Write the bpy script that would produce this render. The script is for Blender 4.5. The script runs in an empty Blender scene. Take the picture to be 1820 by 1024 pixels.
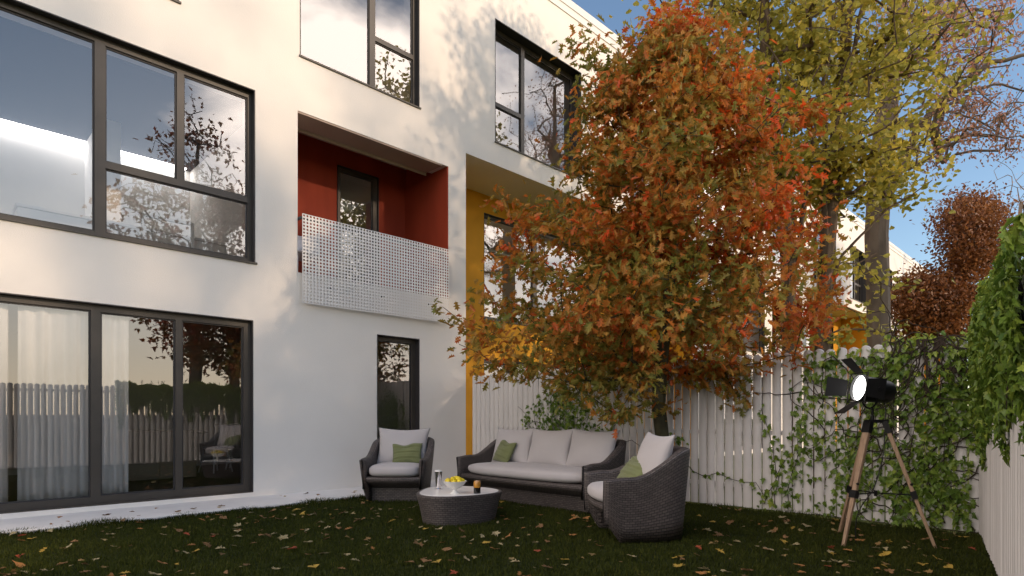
import bpy, bmesh, math, random
import numpy as np
from mathutils import Vector, Matrix
random.seed(7); rng = np.random.default_rng(7)
R = math.radians
S = bpy.context.scene
COL = S.collection

# ------------------------------------------------------------------ camera, sun, sky, exposure
H_CAM = 1.1
cam = bpy.data.cameras.new("camera"); cam_o = bpy.data.objects.new("camera", cam); COL.objects.link(cam_o)
cam_o.location = (0, 0, H_CAM); cam_o.rotation_euler = (R(90), 0, R(45.292 - 90))
cam.lens = 1074 / 1820 * 36; cam.sensor_width = 36; cam.shift_y = (742 - 512) / 1820
cam.clip_end = 900; cam.clip_start = 0.05
S.camera = cam_o
SUN_DIR = Vector((0.356, -1.0, 0.33)).normalized()          # towards the sun
sun = bpy.data.lights.new("sun", 'SUN'); sun.energy = 2.0; sun.angle = R(1.6); sun.color = (1.0, 0.73, 0.49)
sun_o = bpy.data.objects.new("sun", sun); COL.objects.link(sun_o)
sun_o.rotation_euler = SUN_DIR.to_track_quat('Z', 'Y').to_euler(); sun_o.location = (12, -20, 15)

W = bpy.data.worlds.new("World"); S.world = W; W.use_nodes = True
def build_world():
    nt = W.node_tree; N = nt.nodes; L = nt.links
    N.clear()
    out = N.new('ShaderNodeOutputWorld'); bg = N.new('ShaderNodeBackground'); bg.inputs['Strength'].default_value = 0.15
    sky = N.new('ShaderNodeTexSky'); sky.sky_type = 'NISHITA'; sky.sun_disc = False
    sky.sun_elevation = math.asin(SUN_DIR.z); sky.sun_rotation = math.atan2(SUN_DIR.x, SUN_DIR.y)
    sky.air_density = 1.0; sky.dust_density = 0.15; sky.ozone_density = 1.5
    tc = N.new('ShaderNodeTexCoord')
    # clouds: a bank of bright cumulus low in the sky on the sun's side, plus an unseen bank added opposite as fill light
    no = N.new('ShaderNodeTexNoise'); no.inputs['Scale'].default_value = 2.1; no.inputs['Detail'].default_value = 7; no.inputs['Roughness'].default_value = 0.55
    no.inputs['Distortion'].default_value = 0.25
    mp = N.new('ShaderNodeMapping'); mp.inputs['Scale'].default_value = (1, 1, 1.7); mp.inputs['Location'].default_value = (0.35, 0.1, 0.2)
    L.new(tc.outputs['Generated'], mp.inputs['Vector']); L.new(mp.outputs['Vector'], no.inputs['Vector'])
    dot = N.new('ShaderNodeVectorMath'); dot.operation = 'DOT_PRODUCT'; dot.inputs[1].default_value = (0.752, -0.56, 0.347)
    L.new(tc.outputs['Generated'], dot.inputs[0])
    mr = N.new('ShaderNodeMapRange'); mr.inputs['From Min'].default_value = 0.72; mr.inputs['From Max'].default_value = 0.93
    mr.inputs['To Min'].default_value = -0.17; mr.inputs['To Max'].default_value = 0.105
    L.new(dot.outputs['Value'], mr.inputs['Value'])
    dot2 = N.new('ShaderNodeVectorMath'); dot2.operation = 'DOT_PRODUCT'; dot2.inputs[1].default_value = (-0.92, 0.16, 0.36)  # second cloud bank, out of view, added to brighten the fence front
    L.new(tc.outputs['Generated'], dot2.inputs[0])
    mr2 = N.new('ShaderNodeMapRange'); mr2.inputs['From Min'].default_value = 0.45; mr2.inputs['From Max'].default_value = 0.85
    mr2.inputs['To Min'].default_value = -0.17; mr2.inputs['To Max'].default_value = 0.10
    L.new(dot2.outputs['Value'], mr2.inputs['Value'])
    mxx = N.new('ShaderNodeMath'); mxx.operation = 'MAXIMUM'; L.new(mr.outputs['Result'], mxx.inputs[0]); L.new(mr2.outputs['Result'], mxx.inputs[1])
    add = N.new('ShaderNodeMath'); add.operation = 'ADD'; L.new(no.outputs['Fac'], add.inputs[0]); L.new(mxx.outputs[0], add.inputs[1])
    rp = N.new('ShaderNodeValToRGB'); e = rp.color_ramp.elements
    e[0].position = 0.49; e[0].color = (0, 0, 0, 1); e[1].position = 0.62; e[1].color = (1, 1, 1, 1)
    L.new(add.outputs[0], rp.inputs['Fac'])
    mix = N.new('ShaderNodeMixRGB')
    cc = N.new('ShaderNodeMixRGB'); cc.inputs['Color1'].default_value = (15.5, 13.4, 12.0, 1); cc.inputs['Color2'].default_value = (27, 24.0, 22.0, 1)
    st = N.new('ShaderNodeMapRange'); st.inputs['From Min'].default_value = 0.55; st.inputs['From Max'].default_value = 0.85; L.new(dot.outputs['Value'], st.inputs['Value'])
    L.new(st.outputs['Result'], cc.inputs['Fac']); L.new(cc.outputs['Color'], mix.inputs['Color2'])
    L.new(rp.outputs['Color'], mix.inputs['Fac']); L.new(sky.outputs['Color'], mix.inputs['Color1'])
    sp = N.new('ShaderNodeSeparateXYZ'); L.new(tc.outputs['Generated'], sp.inputs[0])
    hz = N.new('ShaderNodeMapRange'); hz.interpolation_type = 'SMOOTHSTEP'; hz.inputs['From Min'].default_value = 0.36; hz.inputs['From Max'].default_value = 0.02
    hz.inputs['To Min'].default_value = 0.0; hz.inputs['To Max'].default_value = 0.8; L.new(sp.outputs['Z'], hz.inputs['Value'])
    dh = N.new('ShaderNodeVectorMath'); dh.operation = 'DOT_PRODUCT'; dh.inputs[1].default_value = (0.336, -0.942, 0.0); L.new(tc.outputs['Generated'], dh.inputs[0])
    hs = N.new('ShaderNodeMapRange'); hs.interpolation_type = 'SMOOTHSTEP'; hs.inputs['From Min'].default_value = 0.1; hs.inputs['From Max'].default_value = 0.9; L.new(dh.outputs['Value'], hs.inputs['Value'])
    hm = N.new('ShaderNodeMath'); hm.operation = 'MULTIPLY'; L.new(hz.outputs['Result'], hm.inputs[0]); L.new(hs.outputs['Result'], hm.inputs[1])
    mh = N.new('ShaderNodeMixRGB'); mh.inputs['Color2'].default_value = (9.6, 7.9, 6.3, 1); L.new(hm.outputs[0], mh.inputs['Fac']); L.new(mix.outputs['Color'], mh.inputs['Color1'])
    L.new(mh.outputs['Color'], bg.inputs['Color']); L.new(bg.outputs[0], out.inputs['Surface'])
build_world()
S.view_settings.view_transform = 'Standard'; S.view_settings.look = 'None'
S.view_settings.exposure = 0.54; S.view_settings.gamma = 1
S.cycles.use_denoising = True
S.cycles.max_bounces = 9; S.cycles.transparent_max_bounces = 24; S.cycles.diffuse_bounces = 4; S.cycles.glossy_bounces = 4
S.cycles.sample_clamp_indirect = 6; S.cycles.caustics_reflective = False; S.cycles.caustics_refractive = False

# ------------------------------------------------------------------ materials
def newmat(name):
    m = bpy.data.materials.new(name); m.use_nodes = True
    nt = m.node_tree; b = nt.nodes['Principled BSDF']; o = nt.nodes['Material Output']
    return m, nt, b, o
def mat(name, col, rough=0.6, var=0.0, scale=4.0, bump=0.0, bscale=40.0, metal=0.0, spec=0.5, stretch=None, detail=5, coat=0.0, sheen=0.0):
    m, nt, b, o = newmat(name); N = nt.nodes; L = nt.links
    b.inputs['Roughness'].default_value = rough; b.inputs['Metallic'].default_value = metal
    b.inputs['Specular IOR Level'].default_value = spec
    b.inputs['Base Color'].default_value = (*col, 1); b.inputs['Coat Weight'].default_value = coat
    b.inputs['Sheen Weight'].default_value = sheen
    tc = N.new('ShaderNodeTexCoord'); src = tc.outputs['Object']
    if stretch:
        mp = N.new('ShaderNodeMapping'); mp.inputs['Scale'].default_value = stretch; L.new(src, mp.inputs['Vector']); src = mp.outputs['Vector']
    if var:
        n = N.new('ShaderNodeTexNoise'); n.inputs['Scale'].default_value = scale; n.inputs['Detail'].default_value = detail
        L.new(src, n.inputs['Vector'])
        r = N.new('ShaderNodeValToRGB'); r.color_ramp.elements[0].position = 0.3; r.color_ramp.elements[1].position = 0.7
        r.color_ramp.elements[0].color = (*[c * (1 - var) for c in col], 1); r.color_ramp.elements[1].color = (*[min(1, c * (1 + var)) for c in col], 1)
        L.new(n.outputs['Fac'], r.inputs['Fac']); L.new(r.outputs['Color'], b.inputs['Base Color'])
    if bump:
        n2 = N.new('ShaderNodeTexNoise'); n2.inputs['Scale'].default_value = bscale; n2.inputs['Detail'].default_value = 4
        L.new(src, n2.inputs['Vector']); bp = N.new('ShaderNodeBump'); bp.inputs['Strength'].default_value = bump; bp.inputs['Distance'].default_value = 0.02
        L.new(n2.outputs['Fac'], bp.inputs['Height']); L.new(bp.outputs['Normal'], b.inputs['Normal'])
    return m
def glassmat(name, base=0.125, tint=(0.975, 0.98, 0.98), ior=1.72):
    m, nt, b, o = newmat(name); N = nt.nodes; L = nt.links
    N.remove(b)
    t = N.new('ShaderNodeBsdfTransparent'); t.inputs['Color'].default_value = (*tint, 1)
    g = N.new('ShaderNodeBsdfGlossy'); g.inputs['Roughness'].default_value = 0.0; g.inputs['Color'].default_value = (0.96, 0.94, 0.92, 1)
    f = N.new('ShaderNodeFresnel'); f.inputs['IOR'].default_value = ior
    mr = N.new('ShaderNodeMapRange'); mr.inputs['To Min'].default_value = base; mr.inputs['To Max'].default_value = 1.0
    mx = N.new('ShaderNodeMixShader'); L.new(f.outputs[0], mr.inputs['Value']); L.new(mr.outputs['Result'], mx.inputs['Fac'])
    L.new(t.outputs[0], mx.inputs[1]); L.new(g.outputs[0], mx.inputs[2]); L.new(mx.outputs[0], o.inputs['Surface'])
    return m
def leafmat(name, stops, trans=0.35, rough=0.45):
    m, nt, b, o = newmat(name); N = nt.nodes; L = nt.links
    at = N.new('ShaderNodeAttribute'); at.attribute_name = 'rnd'
    r = N.new('ShaderNodeValToRGB'); cr = r.color_ramp
    while len(cr.elements) < len(stops): cr.elements.new(0.5)
    for e, (p, c) in zip(cr.elements, stops): e.position = p; e.color = (*c, 1)
    L.new(at.outputs['Fac'], r.inputs['Fac'])
    # mottling inside each leaf
    tc = N.new('ShaderNodeTexCoord'); n = N.new('ShaderNodeTexNoise'); n.inputs['Scale'].default_value = 28; n.inputs['Detail'].default_value = 3
    L.new(tc.outputs['Object'], n.inputs['Vector'])
    hs = N.new('ShaderNodeHueSaturation'); mr = N.new('ShaderNodeMapRange'); mr.inputs['To Min'].default_value = 0.6; mr.inputs['To Max'].default_value = 1.4
    L.new(n.outputs['Fac'], mr.inputs['Value']); L.new(mr.outputs['Result'], hs.inputs['Value']); L.new(r.outputs['Color'], hs.inputs['Color'])
    L.new(hs.outputs['Color'], b.inputs['Base Color']); b.inputs['Roughness'].default_value = rough; b.inputs['Specular IOR Level'].default_value = 0.35
    tr = N.new('ShaderNodeBsdfTranslucent'); L.new(hs.outputs['Color'], tr.inputs['Color'])
    mx = N.new('ShaderNodeMixShader'); mx.inputs['Fac'].default_value = trans
    L.new(b.outputs[0], mx.inputs[1]); L.new(tr.outputs[0], mx.inputs[2]); L.new(mx.outputs[0], o.inputs['Surface'])
    return m
def wickermat(name):
    m, nt, b, o = newmat(name); N = nt.nodes; L = nt.links
    uv = N.new('ShaderNodeUVMap'); uv.uv_map = 'UVMap'
    br = N.new('ShaderNodeTexBrick'); br.inputs['Scale'].default_value = 1.0; br.inputs['Brick Width'].default_value = 0.048
    br.inputs['Row Height'].default_value = 0.021; br.inputs['Mortar Size'].default_value = 0.0042; br.inputs['Mortar Smooth'].default_value = 0.9
    br.inputs['Color1'].default_value = (0.122, 0.102, 0.096, 1); br.inputs['Color2'].default_value = (0.074, 0.062, 0.060, 1); br.inputs['Mortar'].default_value = (0.008, 0.007, 0.007, 1)
    br.inputs['Bias'].default_value = -0.1
    L.new(uv.outputs['UV'], br.inputs['Vector']); L.new(br.outputs['Color'], b.inputs['Base Color'])
    bp = N.new('ShaderNodeBump'); bp.inputs['Strength'].default_value = 0.9; bp.inputs['Distance'].default_value = 0.006; bp.invert = True
    L.new(br.outputs['Fac'], bp.inputs['Height']); L.new(bp.outputs['Normal'], b.inputs['Normal'])
    b.inputs['Roughness'].default_value = 0.5
    return m
def emitmat(name, col, st):
    m, nt, b, o = newmat(name); b.inputs['Base Color'].default_value = (0.9, 0.9, 0.9, 1)
    b.inputs['Emission Color'].default_value = (*col, 1); b.inputs['Emission Strength'].default_value = st
    return m

M = {}
M['render'] = mat('white_render', (0.80, 0.765, 0.72), 0.85, 0.03, 1.1, 0.12, 90, spec=0.2)
M['coping'] = mat('coping_metal', (0.72, 0.70, 0.67), 0.5, 0.04, 3)
M['frame'] = mat('anthracite_frame', (0.060, 0.052, 0.044), 0.45, 0.08, 6, spec=0.4)
M['lining'] = mat('dark_reveal', (0.028, 0.026, 0.028), 0.5)
M['glass'] = glassmat('window_glass')
M['red'] = mat('red_render', (0.28, 0.040, 0.016), 0.7, 0.14, 3, 0.1, 60, stretch=(1, 1, 0.25), spec=0.25)
M['yellow'] = mat('yellow_render', (0.62, 0.30, 0.022), 0.75, 0.05, 2, 0.1, 80, spec=0.2)
M['screen'] = mat('white_screen', (0.78, 0.76, 0.74), 0.5, 0.02, 3)
M['inwall'] = mat('interior_plaster', (0.84, 0.82, 0.80), 0.9, 0.02, 2)
M['ceiling'] = mat('grey_ceiling', (0.07, 0.07, 0.08), 0.9)
M['infloor'] = mat('oak_boards', (0.10, 0.06, 0.035), 0.45, 0.3, 5, stretch=(1, 9, 1))
M['paving'] = mat('pale_paving', (0.74, 0.72, 0.70), 0.8, 0.04, 5, 0.15, 60)
M['soil'] = mat('lawn_soil', (0.026, 0.034, 0.010), 0.95, 0.4, 9, 0.5, 40, spec=0.1)
M['ground'] = mat('meadow', (0.10, 0.12, 0.025), 0.95, 0.4, 1.5, 0.4, 15, spec=0.1)
M['picket'] = mat('white_painted_wood', (0.60, 0.575, 0.56), 0.6, 0.07, 5, 0.15, 30, stretch=(1, 1, 0.15))
M['bark'] = mat('grey_bark', (0.13, 0.095, 0.07), 0.9, 0.4, 9, 1.0, 28, stretch=(1, 1, 0.22), spec=0.15)
M['darkbark'] = mat('dark_bark', (0.055, 0.042, 0.034), 0.9, 0.4, 12, 0.9, 30, stretch=(1, 1, 0.3), spec=0.15)
M['smoothbark'] = mat('smooth_grey_bark', (0.16, 0.125, 0.10), 0.85, 0.3, 4, 0.6, 14, stretch=(1, 1, 0.35), spec=0.2)
M['oakbranch'] = mat('greenish_twig', (0.060, 0.055, 0.030), 0.8, 0.3, 8, 0.3, 30, spec=0.2)
M['vine'] = mat('dark_vine', (0.035, 0.026, 0.020), 0.85, 0.3, 15, spec=0.2)
M['oakleaf'] = leafmat('oak_leaf', [(0.0, (0.19, 0.20, 0.035)), (0.25, (0.34, 0.26, 0.055)), (0.48, (0.52, 0.24, 0.045)), (0.72, (0.56, 0.165, 0.030)), (0.92, (0.52, 0.105, 0.024)), (1.0, (0.74, 0.11, 0.020))], 0.48)
M['ginkgoleaf'] = leafmat('ginkgo_leaf', [(0.0, (0.25, 0.25, 0.045)), (0.5, (0.46, 0.41, 0.08)), (1.0, (0.64, 0.49, 0.08))], 0.5)
M['mapleleaf'] = leafmat('pinkish_leaf', [(0.0, (0.36, 0.22, 0.13)), (0.5, (0.46, 0.24, 0.15)), (1.0, (0.48, 0.19, 0.12))], 0.4)
M['copperleaf'] = leafmat('copper_leaf', [(0.0, (0.13, 0.050, 0.020)), (0.5, (0.22, 0.085, 0.028)), (1.0, (0.32, 0.14, 0.045))], 0.4)
M['shadeleaf'] = leafmat('russet_leaf', [(0.0, (0.16, 0.10, 0.02)), (0.5, (0.24, 0.09, 0.025)), (1.0, (0.32, 0.05, 0.02))], 0.3)
M['ivyleaf'] = leafmat('ivy_leaf', [(0.0, (0.060, 0.12, 0.020)), (0.5, (0.16, 0.25, 0.038)), (1.0, (0.32, 0.38, 0.06))], 0.35, 0.35)
M['grassblade'] = leafmat('grass_blade', [(0.0, (0.020, 0.028, 0.002)), (0.6, (0.043, 0.056, 0.004)), (1.0, (0.090, 0.092, 0.012))], 0.35, 0.9)
M['wicker'] = wickermat('dark_wicker')
M['cushion'] = mat('pale_grey_canvas', (0.46, 0.435, 0.44), 0.9, 0.03, 3, 0.2, 300, spec=0.1, sheen=0.2)
M['greencloth'] = mat('sage_cloth', (0.165, 0.185, 0.085), 0.9, 0.1, 8, 0.3, 250, spec=0.1, sheen=0.2)
M['tabletop'] = mat('pale_glass_top', (0.86, 0.83, 0.80), 0.25, 0.02, 3, spec=0.5)
M['ceramic'] = mat('white_ceramic', (0.80, 0.79, 0.76), 0.2, spec=0.6)
M['lemon'] = mat('lemon_skin', (0.78, 0.60, 0.02), 0.45, 0.1, 20, 0.25, 160)
M['silver'] = mat('silvered_glass', (0.75, 0.72, 0.72), 0.12, 0.25, 14, metal=0.95, stretch=(1, 1, 0.05))
M['wax'] = mat('white_wax', (0.86, 0.84, 0.80), 0.5)
M['amber'] = mat('amber_glass', (0.50, 0.22, 0.03), 0.15, 0.25, 30, spec=0.7)
M['blackglass'] = mat('black_glass', (0.012, 0.011, 0.011), 0.12, spec=0.6)
M['black'] = mat('black_painted_metal', (0.006, 0.006, 0.0065), 0.42, spec=0.22)
M['tripodwood'] = mat('tripod_wood', (0.27, 0.18, 0.115), 0.5, 0.22, 10, 0.2, 40, stretch=(6, 6, 0.5))
M['lens'] = emitmat('lit_lens', (1.0, 0.98, 0.95), 6.0)
M['reflector'] = mat('reflector', (0.8, 0.8, 0.8), 0.2, metal=1.0)
M['curtain'] = mat('white_curtain', (0.90, 0.88, 0.87), 0.9, 0.03, 4, spec=0.1)
M['whitewood'] = mat('white_lacquer', (0.78, 0.77, 0.76), 0.4)
M['beige'] = mat('beige_laminate', (0.30, 0.235, 0.17), 0.5, 0.1, 4)
M['darkleather'] = mat('dark_upholstery', (0.03, 0.026, 0.026), 0.5)
M['cove'] = emitmat('cove_light', (1.0, 0.96, 0.92), 9.0)
M['ceilbrown'] = mat('soffit_render', (0.42, 0.34, 0.29), 0.85, 0.05, 2)
M['litter'] = leafmat('leaf_litter', [(0.0, (0.14, 0.085, 0.035)), (0.5, (0.24, 0.15, 0.05)), (1.0, (0.30, 0.25, 0.12))], 0.15, 0.7)
FL = {k: mat('fallen_leaf_' + k, c, 0.6, 0.3, 30, 0.3, 60, spec=0.3) for k, c in {
    'yellow': (0.36, 0.24, 0.04), 'pale': (0.31, 0.26, 0.14), 'orange': (0.32, 0.15, 0.045), 'brown': (0.20, 0.11, 0.045), 'red': (0.28, 0.06, 0.025)}.items()}

# ------------------------------------------------------------------ building helpers
def tag(o, label=None, cat=None, group=None, kind=None):
    if label: o['label'] = label
    if cat: o['category'] = cat
    if group: o['group'] = group
    if kind: o['kind'] = kind
    return o
def empty(name, loc=(0, 0, 0), rz=0.0):
    o = bpy.data.objects.new(name, None); COL.objects.link(o); o.location = loc; o.rotation_euler = (0, 0, rz); o.empty_display_size = 0.2
    return o
def copy_tree(o, parent=None):
    c = o.copy(); COL.objects.link(c); c.parent = parent
    for ch in list(o.children): copy_tree(ch, c)
    return c
def link(name, me, mats, parent=None):
    if not isinstance(mats, (list, tuple)): mats = [mats]
    for m in mats: me.materials.append(m)
    o = bpy.data.objects.new(name, me); COL.objects.link(o)
    if parent: o.parent = parent
    return o
class MB:
    def __init__(s): s.v = []; s.f = []; s.mi = []; s.uv = None
    def quad(s, a, b, c, d, m=0):
        n = len(s.v); s.v += [tuple(a), tuple(b), tuple(c), tuple(d)]; s.f.append((n, n + 1, n + 2, n + 3)); s.mi.append(m)
    def box(s, x0, x1, y0, y1, z0, z1, m=0, M4=None):
        P = [(x0, y0, z0), (x1, y0, z0), (x1, y1, z0), (x0, y1, z0), (x0, y0, z1), (x1, y0, z1), (x1, y1, z1), (x0, y1, z1)]
        if M4 is not None: P = [tuple(M4 @ Vector(p)) for p in P]
        n = len(s.v); s.v += P
        for f in ((0, 3, 2, 1), (4, 5, 6, 7), (0, 1, 5, 4), (1, 2, 6, 5), (2, 3, 7, 6), (3, 0, 4, 7)):
            s.f.append(tuple(n + i for i in f)); s.mi.append(m)
    def bar(s, a, b, w, d, m=0, up=(0, 0, 1), w2=None, d2=None):
        a = Vector(a); b = Vector(b); z = (b - a).normalized(); u = Vector(up)
        if abs(z.dot(u)) > 0.98: u = Vector((0, 1, 0))
        x = u.cross(z).normalized(); y = z.cross(x)
        w2 = w if w2 is None else w2; d2 = d if d2 is None else d2
        n = len(s.v)
        for p, ww, dd in ((a, w, d), (b, w2, d2)):
            for sx, sy in ((-1, -1), (1, -1), (1, 1), (-1, 1)): s.v.append(tuple(p + x * sx * ww / 2 + y * sy * dd / 2))
        for f in ((0, 3, 2, 1), (4, 5, 6, 7), (0, 1, 5, 4), (1, 2, 6, 5), (2, 3, 7, 6), (3, 0, 4, 7)):
            s.f.append(tuple(n + i for i in f)); s.mi.append(m)
    def tube(s, pts, rad, k=8, m=0, cap=True):
        pts = [Vector(p) for p in pts]; n0 = len(s.v)
        if not hasattr(rad, '__len__'): rad = [rad] * len(pts)
        ref = None
        for i, p in enumerate(pts):
            t = (pts[min(i + 1, len(pts) - 1)] - pts[max(i - 1, 0)])
            if t.length < 1e-9: t = Vector((0, 0, 1))
            t.normalize()
            if ref is None:
                ref = t.orthogonal().normalized()
            ref = ref - t * ref.dot(t)
            if ref.length < 1e-6: ref = t.orthogonal()
            ref.normalize(); q = t.cross(ref)
            for j in range(k):
                a = 2 * math.pi * j / k
                s.v.append(tuple(p + (ref * math.cos(a) + q * math.sin(a)) * rad[i]))
        for i in range(len(pts) - 1):
            for j in range(k):
                a = n0 + i * k + j; b = n0 + i * k + (j + 1) % k
                s.f.append((a, b, b + k, a + k)); s.mi.append(m)
        if cap:
            s.f.append(tuple(n0 + j for j in reversed(range(k)))); s.mi.append(m)
            e = n0 + (len(pts) - 1) * k; s.f.append(tuple(e + j for j in range(k))); s.mi.append(m)
    def lathe(s, prof, c=(0, 0, 0), k=32, m=0, M4=None, sx=1, sy=1):
        n0 = len(s.v)
        for r, z in prof:
            for j in range(k):
                a = 2 * math.pi * j / k; p = Vector((r * math.cos(a) * sx, r * math.sin(a) * sy, z))
                p = (M4 @ p) if M4 is not None else p + Vector(c)
                s.v.append(tuple(p))
        for i in range(len(prof) - 1):
            for j in range(k):
                a = n0 + i * k + j; b = n0 + i * k + (j + 1) % k
                s.f.append((a, b, b + k, a + k)); s.mi.append(m)
    def build(s, name, mats, parent=None, smooth=False, loc=None):
        me = bpy.data.meshes.new(name); me.from_pydata(s.v, [], s.f)
        if not isinstance(mats, (list, tuple)): mats = [mats]
        o = link(name, me, mats, parent)
        if len(mats) > 1: me.polygons.foreach_set('material_index', s.mi)
        if smooth:
            me.polygons.foreach_set('use_smooth', [True] * len(me.polygons))
            try: me.set_sharp_from_angle(angle=R(38))
            except Exception: pass
        me.update()
        if loc: o.location = loc
        return o
def bevel_obj(o, w=0.006, seg=2):
    md = o.modifiers.new('bevel', 'BEVEL'); md.width = w; md.segments = seg; md.limit_method = 'ANGLE'; md.angle_limit = R(40)
    return o
def scatter(name, tmpl, pos, rot, scale, rnd, material, parent=None):
    """many copies of a small leaf as one mesh; tmpl = (verts, polys)"""
    tv = np.array(tmpl[0], float); polys = tmpl[1]
    n = len(pos); k = len(tv)
    V = (np.einsum('nij,kj->nki', rot, tv) * np.asarray(scale)[:, None, None] + np.asarray(pos)[:, None, :]).reshape(-1, 3)
    idx = np.concatenate([np.array(p) for p in polys]); tot = np.array([len(p) for p in polys])
    LI = (np.arange(n)[:, None] * k + idx[None, :]).reshape(-1)
    LT = np.tile(tot, n); LS = np.concatenate([[0], np.cumsum(LT)[:-1]])
    me = bpy.data.meshes.new(name)
    me.vertices.add(len(V)); me.vertices.foreach_set('co', V.reshape(-1).astype(np.float32))
    me.loops.add(len(LI)); me.loops.foreach_set('vertex_index', LI.astype(np.int32))
    me.polygons.add(len(LT)); me.polygons.foreach_set('loop_start', LS.astype(np.int32)); me.polygons.foreach_set('loop_total', LT.astype(np.int32))
    at = me.attributes.new('rnd', 'FLOAT', 'POINT'); at.data.foreach_set('value', np.repeat(np.asarray(rnd, np.float32), k))
    me.update(calc_edges=True); me.validate()
    return link(name, me, material, parent)
def frames(ydir, nrm):
    y = ydir / np.linalg.norm(ydir, axis=1, keepdims=True)
    x = np.cross(y, nrm); x /= np.maximum(np.linalg.norm(x, axis=1, keepdims=True), 1e-6)
    z = np.cross(x, y)
    return np.stack([x, y, z], axis=2)
def halves(half, fold=0.25, droop=0.0):
    """half outline (x>=0) from base to tip -> folded symmetric leaf"""
    def z(x, y): return fold * abs(x) - droop * y * y
    v = [(x, y, z(x, y)) for x, y in half]; n = len(v)
    v2 = [(-x, y, z(x, y)) for x, y in half[1:-1]]
    p1 = list(range(n)); p2 = [0] + [n + i for i in range(n - 2)] + [n - 1]
    return v + v2, [p1, p2[::-1]]
OAK = halves([(0, -0.12), (0.02, 0.06), (0.15, 0.14), (0.24, 0.27), (0.09, 0.32), (0.17, 0.42), (0.40, 0.56), (0.13, 0.58), (0.22, 0.70), (0.31, 0.83), (0.10, 0.80), (0, 1.0)], 0.35, 0.22)
GINKGO = halves([(0, -0.45), (0.03, -0.05), (0.38, 0.20), (0.56, 0.40), (0.45, 0.58), (0.22, 0.66), (0.06, 0.64), (0, 0.50)], 0.22, 0.15)
STAR = halves([(0, -0.1), (0.05, 0.02), (0.30, -0.08), (0.24, 0.14), (0.52, 0.34), (0.22, 0.42), (0.24, 0.54), (0, 1.0)], 0.25, 0.25)
SIMPLE = halves([(0, 0), (0.24, 0.35), (0.20, 0.68), (0, 1.0)], 0.3, 0.15)
MAPLE = halves([(0, -0.25), (0.03, 0.0), (0.20, -0.06), (0.42, 0.0), (0.34, 0.13), (0.40, 0.22), (0.62, 0.36), (0.50, 0.42), (0.36, 0.46), (0.18, 0.44), (0.26, 0.62), (0.16, 0.70), (0.12, 0.82), (0, 1.0)], 0.15, 0.1)

# ------------------------------------------------------------------ the row of houses
D = 8.18
UNIT = 16.4
def wall_with_openings(mb, x0, x1, z0, z1, y0, th, ops, m=0, axis='Y'):
    xs = sorted({x0, x1} | {v for o in ops for v in o[:2]}); zs = sorted({z0, z1} | {v for o in ops for v in o[2:4]})
    xs = [x for x in xs if x0 <= x <= x1]; zs = [z for z in zs if z0 <= z <= z1]
    nx, nz = len(xs) - 1, len(zs) - 1
    def solid(i, j):
        if i < 0 or j < 0 or i >= nx or j >= nz: return False
        cx, cz = (xs[i] + xs[i + 1]) / 2, (zs[j] + zs[j + 1]) / 2
        return not any(o[0] < cx < o[1] and o[2] < cz < o[3] for o in ops)
    y1 = y0 + th
    for i in range(nx):
        for j in range(nz):
            if not solid(i, j): continue
            a, b, c, d = xs[i], xs[i + 1], zs[j], zs[j + 1]
            mb.quad((a, y0, c), (b, y0, c), (b, y0, d), (a, y0, d), m)
            mb.quad((b, y1, c), (a, y1, c), (a, y1, d), (b, y1, d), m)
            if not solid(i - 1, j): mb.quad((a, y1, c), (a, y0, c), (a, y0, d), (a, y1, d), m)
            if not solid(i + 1, j): mb.quad((b, y0, c), (b, y1, c), (b, y1, d), (b, y0, d), m)
            if not solid(i, j - 1): mb.quad((a, y1, c), (b, y1, c), (b, y0, c), (a, y0, c), m)
            if not solid(i, j + 1): mb.quad((a, y0, d), (b, y0, d), (b, y1, d), (a, y1, d), m)
def window(parent, name, x0, x1, z0, z1, dep, panes, y=D, fw=0.055, sill=True, lining=True):
    """panes: list of (xa, xb, za, zb) clear openings measured on the frame; everything between them is frame"""
    f = MB(); yf = y + dep
    if lining:
        t = 0.012; y0 = y - 0.004
        f.box(x0, x0 + t, y0, yf + 0.09, z0 + t, z1 - t, 1); f.box(x1 - t, x1, y0, yf + 0.09, z0 + t, z1 - t, 1)
        f.box(x0, x1, y0, yf + 0.09, z1 - t, z1, 1)
        if sill: f.box(x0 - 0.012, x1 + 0.022, y - 0.022, yf + 0.09, z0 - 0.012, z0 + t, 0)
        else: f.box(x0, x1, y0, yf + 0.09, z0, z0 + t, 0)
    else: t = 0.0
    ops = [(a, b, c, d) for a, b, c, d in panes]
    wall_with_openings(f, x0 + t, x1 - t, z0 + t, z1 - t, yf, 0.07, ops, 0)
    for a, b, c, d in ops:                                     # glazing beads, set back from the frame face
        w = 0.016
        f.box(a, a + w, yf + 0.022, yf + 0.05, c, d, 1); f.box(b - w, b, yf + 0.022, yf + 0.05, c, d, 1)
        f.box(a + w, b - w, yf + 0.022, yf + 0.05, c, c + w, 1); f.box(a + w, b - w, yf + 0.022, yf + 0.05, d - w, d, 1)
    o = f.build(name, [M['frame'], M['lining']], parent)
    for a, b, c, d in ops:
        g = MB(); g.quad((a + 0.014, yf + 0.036, c + 0.014), (b - 0.014, yf + 0.036, c + 0.014), (b - 0.014, yf + 0.036, d - 0.014), (a + 0.014, yf + 0.036, d - 0.014))
        g.build('pane', M['glass'], o)
    return o
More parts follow.
